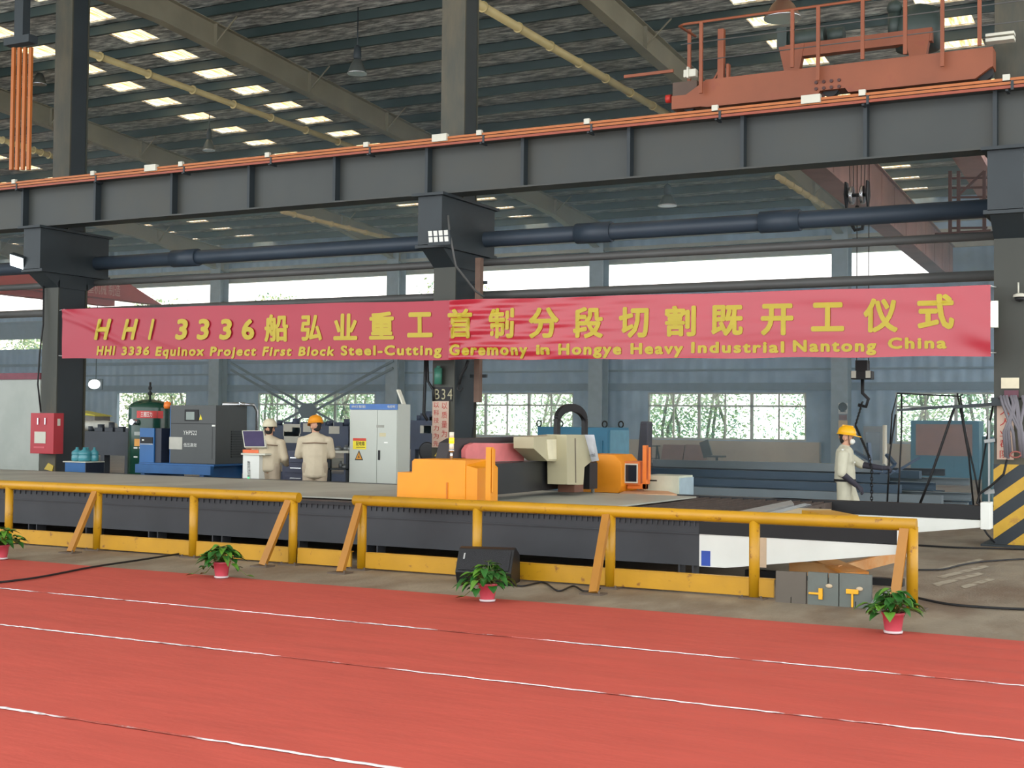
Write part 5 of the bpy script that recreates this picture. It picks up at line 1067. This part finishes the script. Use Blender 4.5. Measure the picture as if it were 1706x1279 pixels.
# steel bars stacked on the floor
rnd = random.Random(21); M_bar1 = mat('blue_steel_bar', (52, 72, 88), .45, .2, .12, 1); M_bar2 = mat('dark_steel_bar', (38, 42, 48), .5, .2, .12, 1); M_bar3 = mat('pale_steel_bar', (108, 118, 122), .4, .3, .1, 1)
for i in range(46):
    row = i % 9; lay = i//9; y = 23.6+row*.42+lay*.62; ang = rnd.uniform(-.09, .09); x0 = -12.8+rnd.uniform(-.5, .9)+lay*.3; x1 = -3.0-rnd.uniform(0, 2.4)-lay*.35
    z = .08+lay*.155; mm = M_bar3 if rnd.random() < .3 else (M_bar1 if rnd.random() < .6 else M_bar2); s_ = .15
    m = MB(); p_, q_ = Vector((x0, y-ang*3, z)), Vector((x1, y+ang*3, z+rnd.uniform(-.01, .02)))
    if i % 3: m.obox(p_, q_, .2, .012); m.obox(p_+Vector((0, .1, .07)), q_+Vector((0, .1, .07)), .012, .15); m.obox(p_+Vector((0, 0, .14)), q_+Vector((0, 0, .14)), .2, .012)
    else: m.obox(p_+Vector((0, 0, .06)), q_+Vector((0, 0, .06)), .2, .16)
    tag(m.build('steel_bar', mm), 'long steel section lying in the stack on the floor behind the table', 'steel bar', 'steel sections stacked behind the table')
for x in (-11.5, -8, -5):
    m = MB(); m.box(x-.08, x+.08, 23.2, 30.6, .0, .07); tag(m.build('timber_bearer', M_brown), 'timber bearer lying under the stacked steel sections', 'timber', 'bearers under the steel')
# brown boards, stool, chair by the far window
for i, (u0, u1) in enumerate(((1101, 1137), (1139, 1176))):
    q0, q1 = pY(u0, 780, 50.3), pY(u1, 741, 50.3); m = MB(); m.hull8([(q0.x, 50.15, .0), (q1.x, 50.15, .0), (q1.x, 50.2, .0), (q0.x, 50.2, .0), (q0.x, 50.55, q1.z), (q1.x, 50.55, q1.z), (q1.x, 50.6, q1.z), (q0.x, 50.6, q1.z)]); tag(m.build('brown_board', M_brown), ('left brown board leaning under the far window', 'right brown board leaning under the far window')[i], 'board')
q0, q1 = pY(1076, 785, 49.3), pY(1096, 742, 49.3); m = MB(); h_ = q1.z
for x in (q0.x, q1.x):
    for y in (49.1, 49.6): m.obox((x, y, 0), ((q0.x+q1.x)/2+(x-(q0.x+q1.x)/2)*.75, 49.35, h_), .05, .05)
m.box(q0.x, q1.x, 49.1, 49.6, h_-.04, h_); m.box(q0.x, q1.x, 49.3, 49.35, h_*.4, h_*.4+.04); tag(m.build('trestle', M_black), 'dark tall trestle left of the brown boards', 'trestle')
q = pY(1192, 770, 49.0); m = MB(); m.box(q.x-.35, q.x+.3, 48.9, 49.4, .48, .55).cyl((q.x, 49.15, .05), (q.x, 49.15, .5), .05).obox((q.x-.35, 49.15, .5), (q.x-.55, 49.2, 1.1), .06, .4)
for k in range(5): t = k*1.257; m.obox((q.x, 49.15, .08), (q.x+.32*math.cos(t), 49.15+.32*math.sin(t), .05), .05, .04)
tag(m.build('office_chair', M_blk2), 'dark swivel chair right of the brown boards', 'chair')
# blue cabinet with a brown board
q = pZ(1580, 798, 0); Y = q.y; a, b = pY(1517, 790, Y), pY(1631, 701, Y); bc = thing('blue_work_booth', 'large blue cabinet with a brown upper panel at the right', 'cabinet', ((a.x+b.x)/2, Y+.4, 0))
MB().box(a.x, b.x, Y, Y+1.1, 0, b.z).build('body', M_teal, bc, bevel=.02); q0, q1 = pY(1526, 758, Y), pY(1620, 707, Y); MB().box(q0.x, q1.x, Y-.03, Y, q0.z, q1.z).build('brown_panel', M_brown, bc)
for k in range(3): x0 = a.x+.15+(b.x-a.x-.3)*k/3; MB().box(x0+.02, x0+(b.x-a.x-.3)/3-.02, Y-.02, Y, .2, q0.z-.1).build('lower_door', M_teal, bc, bevel=.01)
q0, q1 = pY(1636, 765, 30), pY(1652, 727, 30); MB(); o = tag(MB().box(q0.x, q1.x, 30, 30.4, 0, q1.z).build('green_cabinet', mat('dark_teal_cabinet', (40, 84, 92), .5), bevel=.01), 'narrow dark teal cabinet right of the blue booth', 'cabinet')
# notices on the far column
for i, (u0, v0, u1, v1, c_, lb) in enumerate(((1397, 689, 1412, 671, (206, 208, 204), 'white notice with a round symbol on the far column above the man'), (1398, 699, 1411, 691, (120, 84, 84), 'small dull red notice below the white one on the far column'), (1397, 730, 1412, 700, (196, 176, 140), 'tan notice directly behind the man in the mask'))):
    q0, q1 = pY(u0, v0, 50.0), pY(u1, v1, 50.0); o = tag(MB().box(q0.x, q1.x, 49.97, 50.0, q0.z, q1.z).build('wall_notice', mat('notice_%d' % i, c_, .6)), lb, 'notice')
    if i == 0:
        m = MB(); c = ((q0.x+q1.x)/2, 49.96, (q0.z+q1.z)/2+.05); m.lathe(c, [(.13, -.005), (.17, -.005), (.17, .005), (.13, .005)], n=24, axis='y'); m.obox((c[0]-.08, 49.96, c[2]-.06), (c[0]+.08, 49.96, c[2]+.06), .03, .03); m.box(q0.x+.06, q1.x-.06, 49.955, 49.965, q0.z+.06, q0.z+.09); m.build('round_symbol', M_black, o)
# control rack & shape behind the man
q0, q1 = pY(1438, 800, 34), pY(1470, 710, 34); rk = thing('glazed_cabinet', 'grey glazed cabinet behind the hanging chain', 'cabinet', ((q0.x+q1.x)/2, 34, 0)); MB().box(q0.x, q1.x, 34, 34.5, 0, q1.z).build('body', mat('hazy_grey', (120, 128, 132), .4), rk); MB().box(q0.x+.06, q1.x-.06, 33.98, 34, .9, q1.z-.15).build('glass_door', mat('dull_glass', (92, 108, 118), .15), rk)
q0, q1 = pY(1474, 790, 32), pY(1474, 708, 32); tag(MB().cyl((q0.x, 32, 0), (q1.x, 32, q1.z), .05).build('white_pole', M_pale), 'white upright pole right of the hanging chain', 'pole')
q = pY(1458, 790, 26.5); m = MB(); rnd = random.Random(2)
for k in range(16): c = Vector((q.x+rnd.uniform(-.5, .5), 26.5+rnd.uniform(-.3, .3), rnd.uniform(.3, 1.1))); m.obox(c, c+Vector((rnd.uniform(-.5, .5), rnd.uniform(-.2, .2), rnd.uniform(-.6, .5))), .08, .05)
m.box(q.x-.5, q.x+.5, 26.2, 26.9, .38, .5); tag(m.build('scrap_heap', mat('blue_scrap', (66, 84, 104), .5, .2)), 'heap of bent blue-grey scrap behind the hanging chain', 'scrap')

# ================================================================== PEOPLE
def cap_(bm, p, q, r1, r2, s1=(1, 1, 1), s2=None):
    tb = bmesh.new(); s2 = s2 or s1
    for c, r, s in ((p, r1, s1), (q, r2, s2)): bmesh.ops.create_icosphere(tb, subdivisions=2, radius=r, matrix=Matrix.Translation(Vector(c)) @ Matrix.Diagonal((*s, 1)))
    g = bmesh.ops.convex_hull(tb, input=tb.verts); bmesh.ops.delete(tb, geom=list({e for e in g['geom_interior']+g['geom_unused'] if isinstance(e, bmesh.types.BMVert)}), context='VERTS')
    me = bpy.data.meshes.new('t'); tb.to_mesh(me); tb.free(); bm.from_mesh(me); bpy.data.meshes.remove(me)
def blob(name, shapes, vox, m_, parent, smooth=5, dec=None):
    bm = bmesh.new()
    for s in shapes: cap_(bm, *s)
    me = bpy.data.meshes.new(name); bm.to_mesh(me); bm.free(); o = bpy.data.objects.new('tmp_'+name, me); COL.objects.link(o)
    r = o.modifiers.new('r', 'REMESH'); r.mode = 'VOXEL'; r.voxel_size = vox; r.use_smooth_shade = True
    s = o.modifiers.new('s', 'SMOOTH'); s.iterations = smooth; s.factor = .5
    bpy.context.view_layer.update(); out = bpy.data.meshes.new_from_object(o.evaluated_get(bpy.context.evaluated_depsgraph_get())); bpy.data.objects.remove(o)
    out.name = name; out.materials.clear(); out.materials.append(m_)
    c = bpy.data.objects.new(name, out); COL.objects.link(c); c.parent = parent; ORG[c.name] = Vector((0, 0, 0)); return c
M_skin = mat('skin', (196, 146, 118), .55, 0, .05, 6); M_uni = mat('khaki_workwear', (198, 184, 158), .8, 0, .07, 5, .5, 9); M_uni2 = mat('pale_khaki_workwear', (196, 192, 170), .8, 0, .07, 5, .5, 9)
M_trs = mat('khaki_trousers', (176, 160, 138), .85, 0, .08, 5, .5, 9); M_hair = mat('black_hair', (28, 24, 22), .7, 0, .2, 30); M_boot = mat('black_boots', (36, 34, 34), .6)
M_glv = mat('dark_glove', (52, 50, 60), .8)
def V(*a): return Vector(a)
def person(name_lab, loc, rz_, scale, arms, helmet, uni, trs, coat_z=.8, feet=((-.11, .02), (.11, -.02)), knees=((-.1, .03), (.1, .03)), sleeves=1.0, mask=False, sleeve_mat=None, gloves=False, head_turn=0, head_pitch=0, waist=None, short=False):
    t_ = thing('person', name_lab, 'person', (0, 0, 0)); ORG[t_.name] = Vector((0, 0, 0))
    # skeleton, facing +Y
    hip = V(0, 0, .93); ch = V(0, .0, 1.28); nk = V(0, .0, 1.47); hd = V(0, .02, 1.61)
    S = []
    S += [(hip, ch, .13, .145, (1.25, .85, 1), (1.3, .82, 1)), (ch, V(0, 0, 1.4), .14, .1, (1.3, .8, 1), (1.7, .8, 1)), (V(0, 0, 1.4), hd, .06, .055)]
    HR = Matrix.Rotation(head_turn, 3, 'Z') @ Matrix.Rotation(head_pitch, 3, 'X')
    def hp(x, y, z): return hd+HR @ V(x, y, z)
    S += [(hp(0, -.01, .05), hp(0, -.015, .03), .1, .1, (.82, .98, 1)), (hp(0, 0, .02), hp(0, .035, -.06), .085, .045, (.8, 1, .9), (.9, 1, .8)), (hp(0, .085, .0), hp(0, .105, -.02), .012, .016), (hp(0, .088, -.045), hp(0, .09, -.05), .014, .012, (1.9, .7, .6)), (hp(-.082, -.01, .0), hp(-.086, -.015, -.02), .022, .014, (.4, .9, 1.2)), (hp(.082, -.01, .0), hp(.086, -.015, -.02), .022, .014, (.4, .9, 1.2)), (hp(-.03, .075, .035), hp(.03, .075, .035), .016, .016)]
    J = []; TR = []; SL = []
    for i, (fx_, fy_) in enumerate(feet):
        s = -1 if i == 0 else 1; h_ = V(s*.09, 0, .9); k_ = V(knees[i][0], knees[i][1], .49); an = V(fx_, fy_, .09); toe = V(fx_, fy_+.14, .035)
        S += [(h_, k_, .09, .06), (k_, an, .058, .04), (an, toe, .04, .03)]
        TR += [(h_+V(0, 0, .06), k_, .115, .088), (k_, an+V(0, 0, .04), .088, .075), (V(0, 0, .97), h_, .13, .11, (1.1, .9, 1))]
    hands = []
    for i, (sh, el, wr, fwd, curl) in enumerate(arms):
        sh, el, wr, fwd = V(*sh), V(*el), V(*wr), V(*fwd).normalized(); s = -1 if i == 0 else 1
        S += [(sh, el, .05, .04), (el, wr, .04, .028)]
        SL.append((sh, el, wr))
        J += [(V(0, 0, 1.38), sh, .1, .085, (1, .9, .9)), (sh, el, .082, .068)]
        if not short: J += [(el, wr-(wr-el).normalized()*.02, .068, .052)]
        side = fwd.cross(ZV); side = side.normalized() if side.length > .1 else XV.copy(); up = side.cross(fwd).normalized()
        pm = wr+fwd*.05
        HS = [(wr, pm+fwd*.03, .028, .034, (1, 1, 1))]
        for k in range(4):
            b0 = pm+fwd*.035+side*(-.03+.02*k); L = (.038, .043, .041, .033)[k]
            b1 = b0+fwd*L*(1-.4*curl)-up*L*.6*curl; b2 = b1+fwd*L*.8*(1-1.2*curl)-up*L*.8*(.2+curl); b3 = b2+fwd*L*.6*(.6-1.5*curl)-up*L*.6
            HS += [(b0, b1, .0098, .009), (b1, b2, .009, .0085), (b2, b3, .0085, .0075)]
        b0 = pm-side*s*-.03; HS += [(wr+fwd*.02-side*.02*-s, b0+fwd*.02-up*.02, .014, .011), (b0+fwd*.02-up*.02, b0+fwd*.05-up*.035, .011, .009)]
        S += HS; hands.append((HS, i))
    blob('body', S, .0075, M_skin, t_, 2)
    # clothes
    J += [(V(0, -.005, 1.4), V(0, -.005, 1.12), .13, .15, (1.55, .95, .8), (1.3, .95, 1)), (V(0, 0, 1.12), V(0, 0, coat_z+.06), .15, .15, (1.3, .95, 1), (1.28, .98, .5)), (V(0, -.01, 1.44), V(0, -.01, 1.49), .085, .075, (1, 1, .5))]
    jk = blob('jacket', J, .016, uni, t_, 3)
    blob('trousers', TR, .016, trs, t_, 3)
    if short:
        for (sh, el, wr) in SL: blob('dark_sleeve', [(sh+(el-sh)*.6, el, .06, .055), (el, wr, .055, .042)], .014, sleeve_mat, t_, 2)
    for i, (fx_, fy_) in enumerate(feet): blob('boot', [(V(fx_, fy_, .12), V(fx_, fy_, .05), .06, .055), (V(fx_, fy_, .05), V(fx_, fy_+.15, .04), .052, .042, (1, 1, .95))], .012, M_boot, t_, 2)
    if gloves:
        for HS, i in hands: blob('glove', [(a_[0], a_[1], a_[2]+.004, a_[3]+.004)+tuple(a_[4:]) for a_ in HS], .007, sleeve_mat, t_, 1)
    blob('hair', [(hp(0, -.045, .04), hp(0, -.05, -.03), .083, .062, (.95, .8, 1), (1, .7, 1))], .012, M_hair, t_, 1)
    # helmet
    m = MB(); prof = [(.128, -.0), (.132, .01), (.121, .014), (.119, .05), (.107, .09), (.08, .125), (.042, .145), (0, .15)]
    m.lathe((0, 0, 0), prof, n=28); m.prism([V(.1, .08, .0), V(.06, .17, -.012), V(0, .19, -.014), V(-.06, .17, -.012), V(-.1, .08, .0)], (0, 0, .012)); m.obox((0, -.07, .125), (0, .07, .125), .025, .05)
    for v in m.bm.verts: v.co = hd+HR @ Vector((v.co.x*.96, v.co.y*1.08-.005, v.co.z+.055))
    ho = m.build('hard_hat', helmet, t_)
    for a_, b_ in ((V(-.085, .02, .06), V(-.05, .05, -.09)), (V(.085, .02, .06), V(.05, .05, -.09))): MB().cyl(hd+HR @ a_, hd+HR @ b_, .005, n=6).build('chin_strap', M_black, t_)
    for s in (-1, 1): MB().ball(hp(s*.032, .083, .018), .011, seg=10).build('eye', mat('eye_dark', (40, 34, 32), .2), t_)
    if mask: blob('face_mask', [(hp(0, .075, -.035), hp(0, .1, -.035), .055, .035, (1, .7, 1))], .01, M_white, t_, 2)
    m = MB()
    if waist: m.lathe((0, 0, waist), [(.195, 0), (.205, 0), (.205, .035), (.195, .035)], n=28); [setattr(v, 'co', Vector((v.co.x, v.co.y*.74, v.co.z))) for v in m.bm.verts]; m.build('belt', M_black, t_)
    t_.location = loc; t_.rotation_euler = (0, 0, rz_); t_.scale = (scale*1.1, scale*1.1, scale)
    return t_, jk
def stand(px, pyhat, Y, label, rz_, **k):
    p = pY(px, pyhat, Y); s = p.z/1.825; return person(label, (p.x, Y, 0), rz_, s, **k)
M_hw = mat('cream_helmet', (214, 206, 178), .35); M_ho = mat('orange_helmet', (226, 146, 30), .35); M_hy = mat('yellow_helmet', (240, 176, 20), .3)
back = math.radians(0)
p1, j1 = stand(449, 696, 19.0, 'man in a white helmet and khaki workwear seen from behind by the kiosk', math.radians(18), arms=(((-.2, 0, 1.37), (-.27, .02, 1.1), (-.2, .22, 1.02), (.3, 1, .1), .5), ((.2, 0, 1.37), (.28, -.02, 1.1), (.24, .16, .98), (-.2, 1, .1), .4)), helmet=M_hw, uni=M_uni, trs=M_trs, coat_z=.84)
p2, j2 = stand(526, 690, 19.05, 'man in an orange helmet and long khaki jacket seen from behind', math.radians(32), arms=(((-.2, 0, 1.37), (-.26, .06, 1.12), (-.18, .3, 1.1), (.3, 1, .2), .5), ((.2, 0, 1.37), (.25, .06, 1.12), (.16, .26, 1.1), (-.4, 1, .2), .5)), helmet=M_ho, uni=M_uni, trs=M_trs, coat_z=.72, head_turn=.5, head_pitch=-.15)
p3, j3 = stand(1408, 707, 20.1, 'man in a yellow helmet and white mask holding the hanging chain', math.radians(-78), arms=(((-.2, .0, 1.36), (-.24, .22, 1.2), (-.12, .5, 1.16), (.1, 1, .05), .7), ((.2, -.02, 1.36), (.27, -.04, 1.08), (.2, .16, .9), (-.2, .7, -.7), .3)), helmet=M_hy, uni=M_uni2, trs=M_uni2, coat_z=.9, feet=((-.11, .18), (.11, -.16)), knees=((-.1, .16), (.1, -.02)), mask=True, sleeve_mat=M_glv, gloves=True, waist=.95, short=True, head_pitch=-.12)
for jk in (j1, j2):   # dark yoke piping across the back
    par = jk.parent; m = MB(); m.tube([V(-.19, -.115, 1.33), V(-.1, -.145, 1.335), V(0, -.15, 1.34), V(.1, -.145, 1.335), V(.19, -.115, 1.33)], .009); m.build('back_piping', mat('brown_piping', (110, 84, 66), .7), par)
m = MB(); 
m.box(.16, .24, -.04, -.01, 1.43, 1.45).box(.1, .2, .13, .142, 1.24, 1.26); m.build('reflective_tab', M_white, p3)

# ================================================================== TREES OUTSIDE
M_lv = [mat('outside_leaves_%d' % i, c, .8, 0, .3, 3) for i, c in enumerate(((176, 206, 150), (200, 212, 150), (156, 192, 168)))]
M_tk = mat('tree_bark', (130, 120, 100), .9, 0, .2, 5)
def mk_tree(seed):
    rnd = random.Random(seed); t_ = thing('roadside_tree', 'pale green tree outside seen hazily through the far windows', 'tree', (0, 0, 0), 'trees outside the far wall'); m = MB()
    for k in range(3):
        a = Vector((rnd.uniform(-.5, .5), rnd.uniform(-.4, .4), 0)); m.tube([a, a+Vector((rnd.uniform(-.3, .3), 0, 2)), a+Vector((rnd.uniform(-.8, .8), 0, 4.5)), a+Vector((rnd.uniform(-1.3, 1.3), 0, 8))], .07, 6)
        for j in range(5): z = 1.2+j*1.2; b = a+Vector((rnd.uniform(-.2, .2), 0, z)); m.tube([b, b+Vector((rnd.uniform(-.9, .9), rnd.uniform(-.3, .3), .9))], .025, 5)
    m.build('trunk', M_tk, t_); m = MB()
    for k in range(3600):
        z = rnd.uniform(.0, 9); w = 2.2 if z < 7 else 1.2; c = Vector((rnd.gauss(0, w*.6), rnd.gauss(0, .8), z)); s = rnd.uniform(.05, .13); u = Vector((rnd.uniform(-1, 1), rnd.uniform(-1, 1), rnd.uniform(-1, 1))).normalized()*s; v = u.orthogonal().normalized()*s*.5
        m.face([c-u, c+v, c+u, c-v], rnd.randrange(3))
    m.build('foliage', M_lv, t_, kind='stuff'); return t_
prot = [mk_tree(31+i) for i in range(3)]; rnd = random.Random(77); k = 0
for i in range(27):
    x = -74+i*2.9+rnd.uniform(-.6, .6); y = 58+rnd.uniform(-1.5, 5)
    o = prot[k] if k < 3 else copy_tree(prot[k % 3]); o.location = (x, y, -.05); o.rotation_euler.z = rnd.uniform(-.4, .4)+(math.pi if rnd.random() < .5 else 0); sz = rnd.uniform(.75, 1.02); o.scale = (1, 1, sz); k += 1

# ================================================================== WELDING HAZE
hm = bpy.data.materials.new('haze_volume'); hm.use_nodes = True; nt = hm.node_tree; nt.nodes.clear(); o_ = nt.nodes.new('ShaderNodeOutputMaterial'); vs_ = nt.nodes.new('ShaderNodeVolumeScatter')
vs_.inputs['Color'].default_value = (.55, .8, 1.0, 1); vs_.inputs['Density'].default_value = .014; vs_.inputs['Anisotropy'].default_value = .6; nt.links.new(vs_.outputs[0], o_.inputs['Volume'])
hz_ = MB().box(-74.8, 13.8, 22.6, 49.6, .03, 9.9).build('haze', hm); tag(hz_, 'thin blue welding haze hanging in the far bay', 'haze', kind='stuff')
